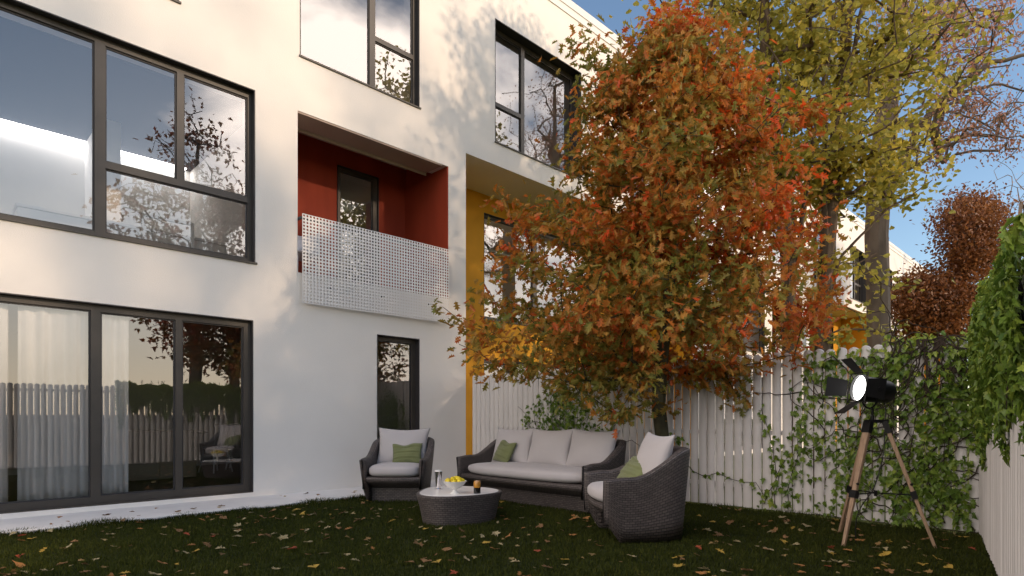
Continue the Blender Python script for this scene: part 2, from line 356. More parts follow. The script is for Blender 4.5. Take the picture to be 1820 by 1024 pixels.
def house():
    root = empty('row_house', (0, 0, 0))
    XL, XR, ZT = -1.2, 15.2, 9.70
    ops = [(-0.95, 3.226, 0.10, 2.398), (-1.0, 3.252, 3.163, 5.486), (-1.0, 2.322, 6.21, 8.50), (3.878, 5.943, 6.21, 8.50),
           (3.845, 6.554, 3.146, 5.428), (5.134, 5.943, 0.06, 2.397), (7.655, 10.19, 6.205, 8.50), (12.0, 14.3, 6.205, 8.50), (6.947, 15.0, -0.6, 5.783)]
    w = MB(); wall_with_openings(w, XL, XR, -0.5, ZT, D, 0.45, ops)
    w.build('wall', M['render'], root)
    c = MB(); c.box(XL, XR, D - 0.035, D + 0.5, 9.70, 9.86); c.box(XL, XR, D - 0.02, D - 0.0005, 9.55, 9.70)
    c.build('coping', M['coping'], root)
    r = MB(); r.box(XL, XR, D + 0.5, D + 9.5, 9.35, 9.55); r.build('roof', M['coping'], root)
    # rooms behind the windows
    i = MB(); y0 = D + 0.45; yb = D + 3.85
    i.box(XL, 6.94, y0, y0 + 6, -0.4, 0.09, 1)                                  # ground floor
    i.box(XL, 6.80, y0, y0 + 6, 2.60, 3.02, 0)                                    # first floor slab
    i.box(XL, XR, D + 1.5, y0 + 6, 5.86, 6.06, 0); i.box(XL, 3.6, D + 1.5, yb - 0.005, 5.60, 5.855, 2); i.box(XL, 3.6, y0, D + 1.5, 5.60, 6.06, 2)
    i.box(6.6, XR, y0, D + 1.5, 5.80, 6.06, 0); i.box(3.6, 6.6, y0, D + 1.5, 5.80, 6.06, 0)
    i.box(XL, XR, y0, y0 + 6, 8.95, 9.2, 0)
    i.box(XL, XR, D + 5.5, D + 5.7, 0.09, 2.6, 0)                                # back walls
    i.box(XL, XR, yb, yb + 0.2, 3.02, 5.60, 0); i.box(XL, XR, yb + 0.6, yb + 0.8, 6.06, 8.95, 0)
    for x in (XL - 0.02, 6.72): i.box(x, x + 0.1, y0, D + 9, 0.09, 2.6, 0)
    i.box(XL - 0.02, XL + 0.1, y0, D + 9, 3.02, 9.2, 0); i.box(3.6, 3.7, y0, yb, 3.02, 5.6, 0); i.box(6.72, 6.82, D + 1.5, yb, 3.02, 5.6, 0)
    for x in (3.0, 6.9, 11.0, XR - 0.12): i.box(x, x + 0.1, y0, yb + 0.6, 6.06, 8.95, 0)
    i.box(2.0, 2.25, D + 2.6, yb, 3.02, 5.6, 0)
    i.build('room_shell', [M['inwall'], M['infloor'], M['ceiling']], root)
    cv = MB(); cv.box(-1.0, 3.5, yb - 0.14, yb - 0.015, 5.592, 5.6); cv.build('cove_light', M['cove'], root)
    # openings of the facade
    F = 8.28 / 8.18
    window(root, 'sliding_door', -0.95, 3.226, 0.10, 2.398, 0.075,
           [(-0.87, 0.45, 0.19, 2.32), (0.555, 1.43, 0.19, 2.32), (1.525, 2.305, 0.20, 2.31), (2.38, 3.13, 0.20, 2.31)], sill=False)
    window(root, 'window', -1.0, 3.252, 3.163, 5.486, 0.095,
           [(-0.92, 1.47, 3.235, 5.41), (1.575, 2.325, 4.065, 5.40), (2.405, 3.19, 4.065, 5.40), (1.575, 3.19, 3.235, 3.985)])
    window(root, 'window', -1.0, 2.322, 6.21, 8.50, 0.09, [(-0.9, 1.2, 6.28, 8.43), (1.3, 2.25, 7.1, 8.43), (1.3, 2.25, 6.28, 7.03)])
    window(root, 'window', 3.878, 5.943, 6.21, 8.50, 0.085, [(3.915, 5.055, 6.265, 8.43), (5.155, 5.875, 7.10, 8.43), (5.155, 5.875, 6.265, 7.025)])
    window(root, 'window', 5.134, 5.943, 0.06, 2.397, 0.10, [(5.20, 5.86, 0.14, 2.32)], sill=False)
    window(root, 'window', 7.655, 10.19, 6.205, 8.50, 0.20, [(7.72, 8.55, 7.10, 8.42), (7.72, 8.55, 6.27, 7.02), (8.645, 10.11, 6.27, 8.42)])
    window(root, 'window', 12.0, 14.3, 6.205, 8.50, 0.20, [(12.07, 13.3, 6.27, 8.42), (13.38, 14.23, 6.27, 7.02), (13.38, 14.23, 7.10, 8.42)])
    # red balcony recess
    rr = MB(); yb2 = D + 1.276
    wall_with_openings(rr, 3.72, 6.70, 3.05, 5.80, yb2, 0.12, [(5.147, 5.96, 3.06, 5.42)])
    rr.box(6.534, 6.70, D + 0.004, yb2, 3.15, 5.428); rr.box(6.554, 6.70, D + 0.46, yb2, 5.428, 5.80); rr.box(3.72, 3.843, D + 0.46, yb2, 3.05, 5.80)
    rc = rr.build('balcony_recess', M['red'], root)
    for nm, bx in (('balcony_soffit', (3.845, 6.42, D + 0.012, D + 0.452, 5.405, 5.427)), ('balcony_ceiling', (3.845, 6.554, D + 0.472, yb2, 5.74, 5.80)), ('balcony_beam', (3.845, 6.42, D + 0.453, D + 0.471, 5.36, 5.60)), ('balcony_floor', (3.845, 6.534, D + 0.46, yb2, 3.05, 3.14))):
        s = MB(); s.box(*bx); s.build(nm, M['ceilbrown'], root)
    window(root, 'balcony_door', 5.147, 5.96, 3.06, 5.42, 0.03, [(5.215, 5.86, 3.2, 5.35)], y=yb2 - 0.02)
    # perforated balcony screen: a sheet with real holes
    p = MB(); X0, X1, Z0, Z1 = 3.87, 6.49, 2.707, 3.962; nx, nz = 52, 26; px = (X1 - X0) / nx; pz = (Z1 - Z0) / nz; rad = 0.0158; ya, ybk = D - 0.095, D - 0.089
    for a in range(nx):
        for b in range(nz):
            cx = X0 + (a + .5) * px; cz = Z0 + (b + .5) * pz
            n = len(p.v)
            sq = [(1, 0), (1, 1), (0, 1), (-1, 1), (-1, 0), (-1, -1), (0, -1), (1, -1)]
            for yy in (ya, ybk):
                for q in range(8):
                    ang = math.pi / 4 * q
                    p.v.append((cx + sq[q][0] * px / 2, yy, cz + sq[q][1] * pz / 2)); p.v.append((cx + rad * math.cos(ang), yy, cz + rad * math.sin(ang)))
            for q in range(8):
                q2 = (q + 1) % 8
                p.f.append((n + 2 * q, n + 2 * q2, n + 2 * q2 + 1, n + 2 * q + 1)); p.mi.append(0)
                o2 = n + 16; p.f.append((o2 + 2 * q + 1, o2 + 2 * q2 + 1, o2 + 2 * q2, o2 + 2 * q)); p.mi.append(0)
                p.f.append((n + 2 * q + 1, n + 2 * q2 + 1, o2 + 2 * q2 + 1, o2 + 2 * q + 1)); p.mi.append(0)
    sc = p.build('balcony_screen', M['screen'], root)
    b = MB(); b.box(3.90, 6.45, D - 0.075, D - 0.045, 3.895, 3.925); b.box(3.85, 3.88, D - 0.045, D + 0.3, 3.895, 3.925); b.box(3.85, 3.90, D - 0.075, D - 0.045, 3.895, 3.925)
    b.build('screen_rail', M['lining'], sc)
    for x in (4.3, 5.2, 6.1):
        b = MB(); b.box(x, x + 0.02, D - 0.088, D - 0.001, 2.98, 3.0); b.build('bracket', M['lining'], sc)
    # yellow bay recess
    yl = MB(); yb3 = D + 1.25
    wall_with_openings(yl, 6.85, 15.12, -0.4, 5.80, yb3, 0.2, [(8.504, 12.2, 3.167, 5.40), (8.504, 12.2, 0.10, 2.33), (13.1, 13.9, 3.167, 5.40), (13.1, 13.9, 0.1, 2.33)])
    yl.box(14.98, 15.12, D + 0.004, yb3, -0.4, 5.781); yl.box(6.85, 6.945, D + 0.452, yb3, -0.4, 5.80)
    yl.build('bay_recess', M['yellow'], root)
    so = MB(); so.box(6.947, 14.98, D + 0.452, yb3, 5.784, 5.80); so.build('bay_soffit', M['render'], root)
    window(root, 'window', 8.504, 12.2, 3.167, 5.40, 0.06, [(8.56, 10.06, 3.23, 5.34), (10.2, 12.13, 3.23, 5.34)], y=yb3)
    window(root, 'window', 8.504, 12.2, 0.10, 2.33, 0.06, [(8.56, 10.06, 0.17, 2.27), (10.2, 12.13, 0.17, 2.27)], y=yb3)
    window(root, 'window', 13.1, 13.9, 3.167, 5.40, 0.06, [(13.16, 13.84, 3.23, 5.34)], y=yb3)
    window(root, 'window', 13.1, 13.9, 0.1, 2.33, 0.06, [(13.16, 13.84, 0.17, 2.27)], y=yb3)
    k = MB(); k.box(6.83, XR, D + 4.4, D + 4.5, -0.4, 5.8); k.box(6.83, XR, yb3 + 0.2, D + 4.4, 2.6, 2.9); k.box(6.83, XR, yb3 + 0.2, D + 4.4, -0.4, 0.08)
    k.build('bay_room', M['inwall'], root)
    return root
H0 = house()
tag(H0, 'near white rendered house with grey sliding door, red balcony and yellow bay', 'house', 'row of white houses')
H1 = copy_tree(H0); H1.location.x = UNIT
tag(H1, 'white house seen past the fence behind the two slim yellow-leaved trunks', 'house', 'row of white houses')
H2 = copy_tree(H0); H2.location.x = 2 * UNIT
tag(H2, 'farthest white house of the row, partly hidden by the copper tree', 'house', 'row of white houses')

# ------------------------------------------------------------------ ground
def sheet(name, x0, x1, y0, y1, z, m, n=1):
    b = MB()
    for i in range(n):
        for j in range(n):
            xa, xb = x0 + (x1 - x0) * i / n, x0 + (x1 - x0) * (i + 1) / n; ya, yb = y0 + (y1 - y0) * j / n, y0 + (y1 - y0) * (j + 1) / n
            b.quad((xa, ya, z), (xb, ya, z), (xb, yb, z), (xa, yb, z))
    return tag(b.build(name, m), kind='structure')
sheet('ground', -350, 400, -350, 350, -0.03, M['ground'])
sheet('lawn', -3.5, 7.06, -0.9, 7.3, 0.0, M['soil'])
pv = MB(); pv.box(-1.2, 6.94, 7.24, D - 0.002, -0.2, 0.045)
tag(bevel_obj(pv.build('path', M['paving']), 0.01), kind='structure')

# ------------------------------------------------------------------ fences
FX = 7.05
RA = math.atan(0.1894)                                          # the other fence swings away from the facade's direction
def picket_mesh(mb, c, along, out, w, h, z0, th=0.03, zj=0.0):
    """a board with a gently rounded face and a round top; along/out unit vectors in plan"""
    n0 = len(mb.v); k = 6; prof = []
    for j in range(k + 1):
        u = -1 + 2 * j / k; prof.append((u * w / 2, 0.030 * math.sqrt(max(0, 1 - (u * 0.94) ** 2))))
    rows = [z0, z0 + (h - z0) * 0.5, h - w * 0.42]
    rings = [(z, 1.0) for z in rows] + [(h - w * 0.42 + w * 0.42 * math.sin(a), math.cos(a)) for a in (0.5, 0.95, 1.3)]
    for z, sc in rings:
        for a, o in prof: p = c + along * (a * sc) + out * o; mb.v.append((p.x, p.y, z + zj))
        for a, o in reversed(prof): p = c + along * (a * sc) - out * th * 0.5; mb.v.append((p.x, p.y, z + zj))
    m = 2 * (k + 1)
    for i in range(len(rings) - 1):
        for j in range(m):
            a = n0 + i * m + j; b = n0 + i * m + (j + 1) % m
            mb.f.append((a, b, b + m, a + m)); mb.mi.append(0)
    e = n0 + (len(rings) - 1) * m; mb.f.append(tuple(e + j for j in range(m))); mb.mi.append(0)
def fence(name, label, start, dirv, length, out, h, pitch=0.1145, w=0.094, backing=None):
    root = empty(name, (0, 0, 0)); tag(root, label, 'fence', 'white picket fences')
    mb = MB(); n = int(length / pitch)
    for i in range(n):
        c = start + dirv * (i + 0.5) * pitch
        picket_mesh(mb, Vector((c.x, c.y, 0)) + out * random.uniform(-0.003, 0.003), dirv, out, w + random.uniform(-0.003, 0.003), h + random.uniform(-0.008, 0.008), 0.03, zj=random.uniform(-0.004, 0.004))
    mb.build('picket_panel', M['picket'], root, smooth=True)
    for z in (0.28, 0.92, h - 0.14):
        r = MB(); a = start - out * 0.047; b = start + dirv * length - out * 0.047
        r.bar((a.x, a.y, z), (b.x, b.y, z), 0.06, 0.05); r.build('rail', M['picket'], root)
    for i in range(int(length / 2.2) + 1):
        p = start + dirv * min(length - 0.06, 0.06 + i * 2.2) - out * 0.125; q = MB(); q.box(p.x - 0.045, p.x + 0.045, p.y - 0.045, p.y + 0.045, -0.2, h - 0.1); q.build('post', M['picket'], root)
    if backing:
        b = MB(); a = start - out * 0.075; e = start + dirv * length - out * 0.075; b.bar((a.x, a.y, backing / 2), (e.x, e.y, backing / 2), backing, 0.012, up=(dirv.y, -dirv.x, 0)); b.build('backing_board', M['picket'], root)
    return root
fence('picket_fence', 'white picket fence with rounded tops running from the house behind the sofa', Vector((FX, D - 0.06, 0)), Vector((0, -1, 0)), 7.34, Vector((-1, 0, 0)), 1.84)
rd = Vector((-math.cos(RA), -math.sin(RA), 0)); ro = Vector((-math.sin(RA), math.cos(RA), 0))
RS = Vector((7.14, 0.93, 0))
fence('picket_fence', 'white garden fence along the right edge under a thick fall of ivy', RS, rd, 9.2, ro, 1.84, backing=1.16)

# ------------------------------------------------------------------ trees
def rand_unit(n):
    v = rng.normal(size=(n, 3)); return v / np.linalg.norm(v, axis=1, keepdims=True)
def grow(trunk, pts, step=0.22, r_tip=0.006, power=2.3, r_base=None, up_pen=0.8, wig=0.05):
    """connect every crown point to the nearest branch already there; radii follow the pipe rule"""
    P = [np.array(p, float) for p in trunk]; par = [-1] + list(range(len(trunk) - 1))
    base = P[len(trunk) // 2]
    order = np.argsort(np.min([np.linalg.norm(pts - p, axis=1) for p in P], axis=0))
    A = np.zeros((20000, 3)); nn = len(P); A[:nn] = P; first = max(1, len(trunk) // 3)
    tips = []
    for i in order:
        q = pts[i]; d = A[first:nn] - q; dist = np.linalg.norm(d, axis=1) + up_pen * np.maximum(0, d[:, 2])
        j = first + int(np.argmin(dist)); p = A[j].copy(); L = np.linalg.norm(q - p); k = max(1, int(L / step)); prev = j
        for s in range(1, k + 1):
            f = s / k; x = p + (q - p) * f + np.array([0, 0, 0.10 * L * math.sin(math.pi * f)]) + (rng.normal(size=3) * wig * min(L, 0.6) if s < k else 0)
            A[nn] = x; par.append(prev); prev = nn; nn += 1
            if nn > 19990: break
        tips.append(prev)
        if nn > 19900: break
    A = A[:nn]; acc = np.zeros(nn); ch = [[] for _ in range(nn)]
    for i in range(nn - 1, 0, -1): ch[par[i]].append(i)
    rad = np.zeros(nn)
    for i in range(nn - 1, -1, -1):
        rad[i] = max(r_tip, (sum(rad[c] ** power for c in ch[i])) ** (1 / power)) if ch[i] else r_tip
    if r_base:
        s = r_base / rad[0]; t = np.clip((rad - r_tip) / max(rad[0] - r_tip, 1e-6), 0, 1); rad = rad * (1 + (s - 1) * t ** 0.5)
    return A, par, ch, rad, tips
def branch_mesh(mb, A, ch, rad, kmax=9):
    stack = [(0, None)]
    while stack:
        i, fr = stack.pop(); path = [] if fr is None else [fr]; path.append(i)
        while ch[i]:
            cs = sorted(ch[i], key=lambda c: -rad[c])
            for c in cs[1:]: stack.append((c, i))
            i = cs[0]; path.append(i)
        rr = [rad[p] for p in path]
        if fr is not None: rr[0] = rr[1]
        k = kmax if rr[0] > 0.05 else (6 if rr[0] > 0.018 else 4)
        mb.tube([A[p] for p in path], rr, k, cap=False)
def ell_points(n, c, rad, fn=None, hollow=0.35):
    out = []
    while len(out) < n:
        u = rand_unit(1)[0] * rng.random() ** (1 / 3)
        if np.linalg.norm(u) < hollow and rng.random() < 0.7: continue
        p = np.array(c) + u * np.array(rad)
        if fn is None or fn(p): out.append(p)
    return np.array(out)
def leaf_set(A, par, tips, per, spread, size, back=3, up=(0, 0, 1), droop=0.5, clump=1.0, cmean=None, cscale=0.9, dens=None):
    pos, yd, nr, rv = [], [], [], []
    ph = rng.random(6) * 10
    for t in tips:
        nodes = [t]; q = t
        for _ in range(back):
            if par[q] < 0: break
            q = par[q]; nodes.append(q)
        k = rng.poisson(per)
        out = A[t] - A[nodes[-1]]; out = out / max(np.linalg.norm(out), 1e-6)
        for _ in range(k):
            a = nodes[rng.integers(len(nodes))]; p = A[a] + rng.normal(size=3) * spread * np.array([1, 1, 0.75])
            pos.append(p); dd = out * 0.7 + rng.normal(size=3) * 0.7 + np.array([0, 0, -droop]); yd.append(dd)
            nr.append(np.array(up) + rng.normal(size=3) * 0.75)
            c = 0.5 + 0.22 * clump * (math.sin(p[0] * 2.1 / cscale + ph[0]) + math.sin(p[1] * 2.3 / cscale + ph[1]) * 0.8 + math.sin(p[2] * 2.6 / cscale + ph[2])) * 0.6
            rv.append(c)
    pos = np.array(pos); rv = np.array(rv) + rng.normal(size=len(pos)) * 0.22
    if cmean is not None: rv = rv + np.array([cmean(p) for p in pos])
    return pos, frames(np.array(yd), np.array(nr)), size * rng.uniform(0.7, 1.25, len(pos)), np.clip(rv, 0, 1)
def tree(name, label, group, trunk, r_base, pts, leafT, leafM, bark, per, spread, size, twig=None, **kw):
    root = empty(name, tuple(trunk[0])); tag(root, label, 'tree', group)
    off = np.array(trunk[0], float)
    A, par, ch, rad, tips = grow(trunk, pts, r_base=r_base, **{k: v for k, v in kw.items() if k in ('step', 'r_tip', 'power', 'up_pen', 'wig')})
    A = A - off
    mb = MB(); branch_mesh(mb, A, ch, rad)
    for pl, r0, r1 in kw.get('limbs', []):
        k = len(pl); q = []
        for i in range(k - 1):                                   # smooth each limb a little
            p0, p1, p2, p3 = (np.array(pl[max(0, min(k - 1, i + d))], float) for d in (-1, 0, 1, 2))
            for t in (0, 0.25, 0.5, 0.75): q.append(0.5 * (2 * p1 + (p2 - p0) * t + (2 * p0 - 5 * p1 + 4 * p2 - p3) * t * t + (3 * p1 - p0 - 3 * p2 + p3) * t ** 3) - off + rng.normal(size=3) * r0 * 0.25)
        q.append(np.array(pl[-1], float) - off); mb.tube(q, [r0 + (r1 - r0) * i / (len(q) - 1) for i in range(len(q))], 8, cap=False)
    mb.build('trunk', bark, root, smooth=True)
    if per > 0:
        lk = {k: v for k, v in kw.items() if k in ('back', 'droop', 'clump', 'cscale')}
        cm = kw.get('cmean'); cm2 = (lambda p: cm(p + off)) if cm else None
        pos, fr, sc, rv = leaf_set(A, par, tips, per, spread, size, cmean=cm2, **lk)
        scatter('crown', leafT, pos, fr, sc, rv, leafM, root)
    return root
# camera axes in plan, to describe each crown the way it is seen
CF = np.array([math.cos(R(45.292)), math.sin(R(45.292)), 0]); CR = np.array([math.sin(R(45.292)), -math.cos(R(45.292)), 0])

# the red oak beside the sofa
ox, oy = 6.52, 3.92
def oak_pts(n):
    prof_z = [1.35, 1.9, 2.4, 3.0, 3.8, 4.6, 5.3, 5.75, 6.05]
    lo = [-1.4, -1.95, -2.2, -1.9, -1.52, -1.2, -0.85, -0.4, -0.05]; hi = [1.0, 1.55, 1.75, 1.75, 1.7, 1.5, 1.1, 0.6, 0.3]
    out = []
    while len(out) < n:
        z = 1.5 + 4.4 * rng.random(); l = np.interp(z, prof_z, lo); h = np.interp(z, prof_z, hi)
        c = (l + h) / 2; w = (h - l) / 2
        a = rng.random() * 2 * math.pi; rr = math.sqrt(rng.random()); 
        if rr < 0.35 and rng.random() < 0.5: continue
        if rr > 0.78 and rng.random() < 0.45: continue
        q = np.array([ox, oy, 0]) + CR * (c + w * rr * math.cos(a)) + CF * (min(w, 2.1) * rr * math.sin(a)); q[2] = z
        if z < 2.05 and abs((q - np.array([ox, oy, 0])) @ CR) < 0.3 and (q - np.array([ox, oy, 0])) @ CF < 0.3: continue
        # branches dip outward at the bottom of the crown, and gaps stay open
        if rng.random() > min(1, w / 2.0 + 0.25): continue
        g = math.sin(q[0] * 3.1 + 1) * math.sin(q[1] * 2.9) * math.sin(q[2] * 3.3 + 2)
        if g > 0.33 and rng.random() < 0.8: continue
        out.append(q)
    for (u, v, t, k) in [(795, 545, 7.3, 1), (818, 560, 7.3, 2), (835, 628, 7.2, 2), (852, 650, 7.25, 2), (868, 590, 7.2, 3), (885, 520, 7.4, 2), (905, 470, 7.5, 3), (900, 350, 7.4, 3), (925, 380, 7.3, 4), (940, 650, 7.0, 4),
                         (1032, 82, 7.4, 3), (1050, 135, 7.4, 3), (1040, 200, 7.3, 3), (1200, 28, 7.5, 4), (1215, 60, 7.4, 4), (1465, 510, 7.8, 4), (1440, 560, 7.6, 4), (1430, 420, 7.8, 4), (1455, 200, 8.0, 4),
                         (1320, 700, 7.1, 4), (1300, 660, 7.0, 4), (1095, 735, 6.8, 3), (1010, 690, 6.9, 4), (1380, 620, 7.3, 4)]:
        for _ in range(k):
            r = (u + rng.normal() * 10 - 910) / 1074; out.append(CF * t + CR * r * t + np.array([0, 0, H_CAM + (742 - v + rng.normal() * 8) * t / 1074]) + CF * rng.normal() * 0.12)
    return np.array(out)
oak_trunk = [(ox + 0.05, oy - 0.05, -0.05), (ox + 0.03, oy, 0.35), (ox, oy + 0.04, 0.8), (ox - 0.03, oy + 0.08, 1.25), (ox - 0.02, oy + 0.06, 1.7), (ox + 0.02, oy, 2.3), (ox + 0.05, oy - 0.05, 3.0), (ox + 0.10, oy - 0.12, 3.8), (ox + 0.16, oy - 0.15, 4.6), (ox + 0.2, oy - 0.2, 5.4)]
tree('oak_tree', 'young oak with red and olive autumn leaves standing by the sofa and fence', None, oak_trunk, 0.085, oak_pts(860), OAK, M['oakleaf'], M['oakbranch'],
     29, 0.115, 0.106, r_tip=0.004, step=0.16, back=3, droop=0.55, clump=0.9, cscale=0.55,
     cmean=lambda p: 0.06 - 0.18 * float(np.clip((3.2 - p[2]) / 1.6, 0, 1)) + 0.15 * float(np.clip((p - np.array([ox, oy, 0])) @ CR / 1.8, -1, 1)) - 0.06)

# camera-independent garden point from a direction and a distance
def mpt(u, v, t):
    r = (u - 910) / 1074; return (CF * t + CR * r * t + np.array([0, 0, H_CAM + (742 - v) * t / 1074]))
# two slim ginkgo trunks just beyond the fence
gx, gy = 9.9, 3.45
def fan_pts(n, c, rx, ry, z0, z1, fn=None):
    out = []
    while len(out) < n:
        z = z0 + (z1 - z0) * rng.random(); t = (z - z0) / (z1 - z0); w = 0.35 + 0.65 * math.sin(math.pi * min(1, t * 0.8 + 0.12))
        a = rng.random() * 2 * math.pi; r = math.sqrt(rng.random())
        p = np.array([c[0] + rx * w * r * math.cos(a), c[1] + ry * w * r * math.sin(a), z])
        if fn is None or fn(p): out.append(p)
    return np.array(out)
tree('ginkgo_tree', 'slim yellow-green ginkgo, the left of two trunks rising close together beyond the fence', 'ginkgos beyond the fence',
     [(9.75, 3.62, -0.05), (9.74, 3.62, 1.2), (9.70, 3.66, 2.4), (9.72, 3.68, 3.6), (9.62, 3.8, 5.0), (9.5, 3.95, 6.8), (9.4, 4.0, 8.6)], 0.115,
     fan_pts(330, (9.35, 4.2), 2.2, 2.0, 4.7, 10.2), GINKGO, M['ginkgoleaf'], M['bark'], 27, 0.18, 0.096, r_tip=0.010, step=0.25, up_pen=1.6, back=4, droop=0.6, clump=0.8,
     limbs=[([(9.72, 3.67, 3.3), mpt(1400, 360, 9.6), mpt(1378, 220, 9.6), mpt(1366, 60, 9.6), mpt(1362, -90, 9.6)], 0.06, 0.02), ([(9.70, 3.66, 2.7), mpt(1424, 400, 9.5), mpt(1450, 230, 9.4), mpt(1478, 70, 9.3), mpt(1490, -80, 9.3)], 0.05, 0.02)])
tree('ginkgo_tree', 'yellow-green ginkgo, the right and darker of two trunks rising close together beyond the fence', 'ginkgos beyond the fence',
     [(10.35, 3.42, -0.05), (10.35, 3.42, 1.2), (10.42, 3.40, 2.4), (10.50, 3.38, 3.6), (10.6, 3.3, 5.0), (10.75, 3.2, 6.6), (10.8, 3.1, 8.6)], 0.12,
     np.concatenate([fan_pts(380, (10.8, 3.1), 2.25, 2.1, 4.6, 10.2), fan_pts(13, (10.75, 3.0), 1.1, 1.1, 2.3, 4.2)]), GINKGO, M['ginkgoleaf'], M['bark'], 27, 0.18, 0.096, r_tip=0.010, step=0.25, up_pen=1.2, back=4, droop=0.6, clump=0.8,
     limbs=[([(10.48, 3.38, 3.4), mpt(1472, 290, 9.6), mpt(1502, 150, 9.5), mpt(1536, 0, 9.4), mpt(1562, -130, 9.4)], 0.055, 0.02), ([(10.40, 3.40, 2.3), mpt(1490, 470, 9.9), mpt(1530, 420, 9.8), mpt(1580, 370, 9.8), mpt(1625, 345, 9.8)], 0.03, 0.01)])
# thick grey trunk with fine pinkish foliage
mt = 13.2
m_tr = [mpt(1562, 860, mt), mpt(1562, 640, mt), mpt(1560, 520, mt), mpt(1557, 420, mt), mpt(1562, 330, mt), mpt(1572, 230, mt), mpt(1585, 120, mt), mpt(1600, 0, mt), mpt(1620, -140, mt)]
m_pts = []
for (u, v, su, sv, n) in [(1740, 130, 70, 60, 60), (1710, 210, 55, 40, 60), (1790, 230, 40, 40, 40), (1690, 60, 70, 50, 70), (1780, 30, 60, 60, 60), (1640, 20, 80, 80, 60), (1560, 60, 90, 90, 50), (1660, 290, 22, 12, 10), (1500, 180, 60, 80, 30), (1760, -90, 90, 70, 60), (1620, -160, 100, 80, 70)]:
    for _ in range(n): m_pts.append(mpt(u + rng.normal() * su * 0.6, v + rng.normal() * sv * 0.6, mt + rng.normal() * 0.9))
tree('maple_tree', 'tall thick grey trunk carrying sparse tiny pinkish leaves against the sky', None, m_tr, 0.235, np.array(m_pts), SIMPLE, M['mapleleaf'], M['smoothbark'],
     18, 0.17, 0.072, r_tip=0.009, step=0.3, up_pen=0.9, back=3, droop=0.9, clump=0.6,
     limbs=[([mpt(1558, 400, mt), mpt(1598, 300, mt), mpt(1648, 212, mt), mpt(1704, 158, mt), mpt(1764, 112, mt), mpt(1850, 92, mt)], 0.12, 0.03), ([mpt(1690, 166, mt), mpt(1730, 160, mt), mpt(1780, 150, mt), mpt(1840, 170, mt)], 0.04, 0.015), ([mpt(1655, 205, mt), mpt(1690, 200, mt + .4), mpt(1740, 215, mt + .6), mpt(1790, 245, mt + .7)], 0.035, 0.012)])
# copper tree and bare tree further off
ct = 22.0
c_base = mpt(1690, 742, ct); c_base[2] = -0.05
def cop(n):
    out = []
    while len(out) < n:
        k = rng.integers(3); u, v, su, sv = [(1690, 540, 105, 75), (1728, 410, 62, 75), (1640, 540, 60, 60)][k]
        q = rand_unit(1)[0] * rng.random() ** (1 / 3)
        out.append(mpt(u + q[0] * su, v + q[1] * sv, ct + q[2] * 2.0))
    return np.array(out)
tree('copper_tree', 'rounded copper-brown tree in front of the farthest white house', None, [c_base, c_base + [0, 0, 1.6], mpt(1694, 600, ct), mpt(1706, 520, ct), mpt(1722, 440, ct), mpt(1730, 370, ct)], 0.17,
     cop(700), SIMPLE, M['copperleaf'], M['darkbark'], 52, 0.30, 0.135, r_tip=0.01, step=0.4, up_pen=0.8, back=3, droop=0.4, clump=0.7)
b_base = mpt(1790, 742, 30); b_base[2] = -0.05
tree('bare_tree', 'leafless pale grey tree beyond the copper tree at the right edge', None, [b_base, mpt(1790, 640, 30), mpt(1794, 520, 30), mpt(1806, 440, 30), mpt(1815, 360, 30)], 0.16,
     np.array([mpt(1805 + rng.normal() * 40, 420 + rng.normal() * 55, 30 + rng.normal() * 1.5) for _ in range(240)]), SIMPLE, M['mapleleaf'], M['smoothbark'], 1.5, 0.2, 0.07, r_tip=0.012, step=0.5, up_pen=0.8)
# trees on the sun's side of the garden: they shade the lawn and show in the panes
def shade_tree(x, y, label, zc, rx, rz, n, per, h, bark='darkbark', leaf='shadeleaf', ry=2.6, extra=None):
    tree('garden_tree', label, 'trees mirrored in the panes', [(x, y, -0.05), (x + 0.05, y, 1.5), (x - 0.05, y + 0.1, 3.0), (x + 0.1, y, 5.0), (x, y - 0.1, h * 0.62), (x + 0.15, y, h * 0.85)], 0.2,
         ell_points(n, (x, y, zc), (rx, ry, rz)) if extra is None else np.concatenate([ell_points(n, (x, y, zc), (rx, ry, rz)), extra]), STAR, M[leaf], M[bark], per, 0.3, 0.20, r_tip=0.011, step=0.4, up_pen=0.9, back=3, droop=0.4)
shade_tree(9.4, -9.2, 'russet tree mirrored in the right pane of the glass door', 5.6, 3.6, 2.7, 400, 16, 8.1, extra=ell_points(60, (9.18, -9.2, 9.6), (0.6, 0.5, 0.6)))  # extra: unseen leaf clump added to block the sun's glint in the window
shade_tree(14.2, -10.5, 'dense russet tree mirrored beside the red balcony', 6.0, 3.4, 2.9, 420, 17, 8.6, extra=ell_points(95, (12.6, -10.4, 10.8), (2.4, 1.8, 2.7)))
shade_tree(20.5, -9.0, 'olive tree mirrored in the top window above the yellow bay', 8.0, 3.4, 4.8, 460, 26, 12.5, leaf='ginkgoleaf')

tx, ty = 10.1, -16.5
tree('garden_tree', 'tall open tree with a bare forked trunk mirrored in the first floor window', 'trees mirrored in the panes', [(tx, ty, -0.05), (tx, ty, 2), (tx + 0.1, ty, 4), (tx - 0.1, ty, 6.5), (tx + 0.2, ty, 9), (tx, ty, 12), (tx + 0.2, ty, 15)], 0.3,
     np.concatenate([ell_points(200, (tx + 0.1, ty, 12.2), (2.3, 2.4, 5.0)), ell_points(80, (tx - 2.9, ty + 0.5, 9.8), (1.7, 1.8, 2.6))]), STAR, M['shadeleaf'], M['darkbark'], 9, 0.32, 0.22, r_tip=0.016, step=0.45, up_pen=0.9, back=3, droop=0.4)

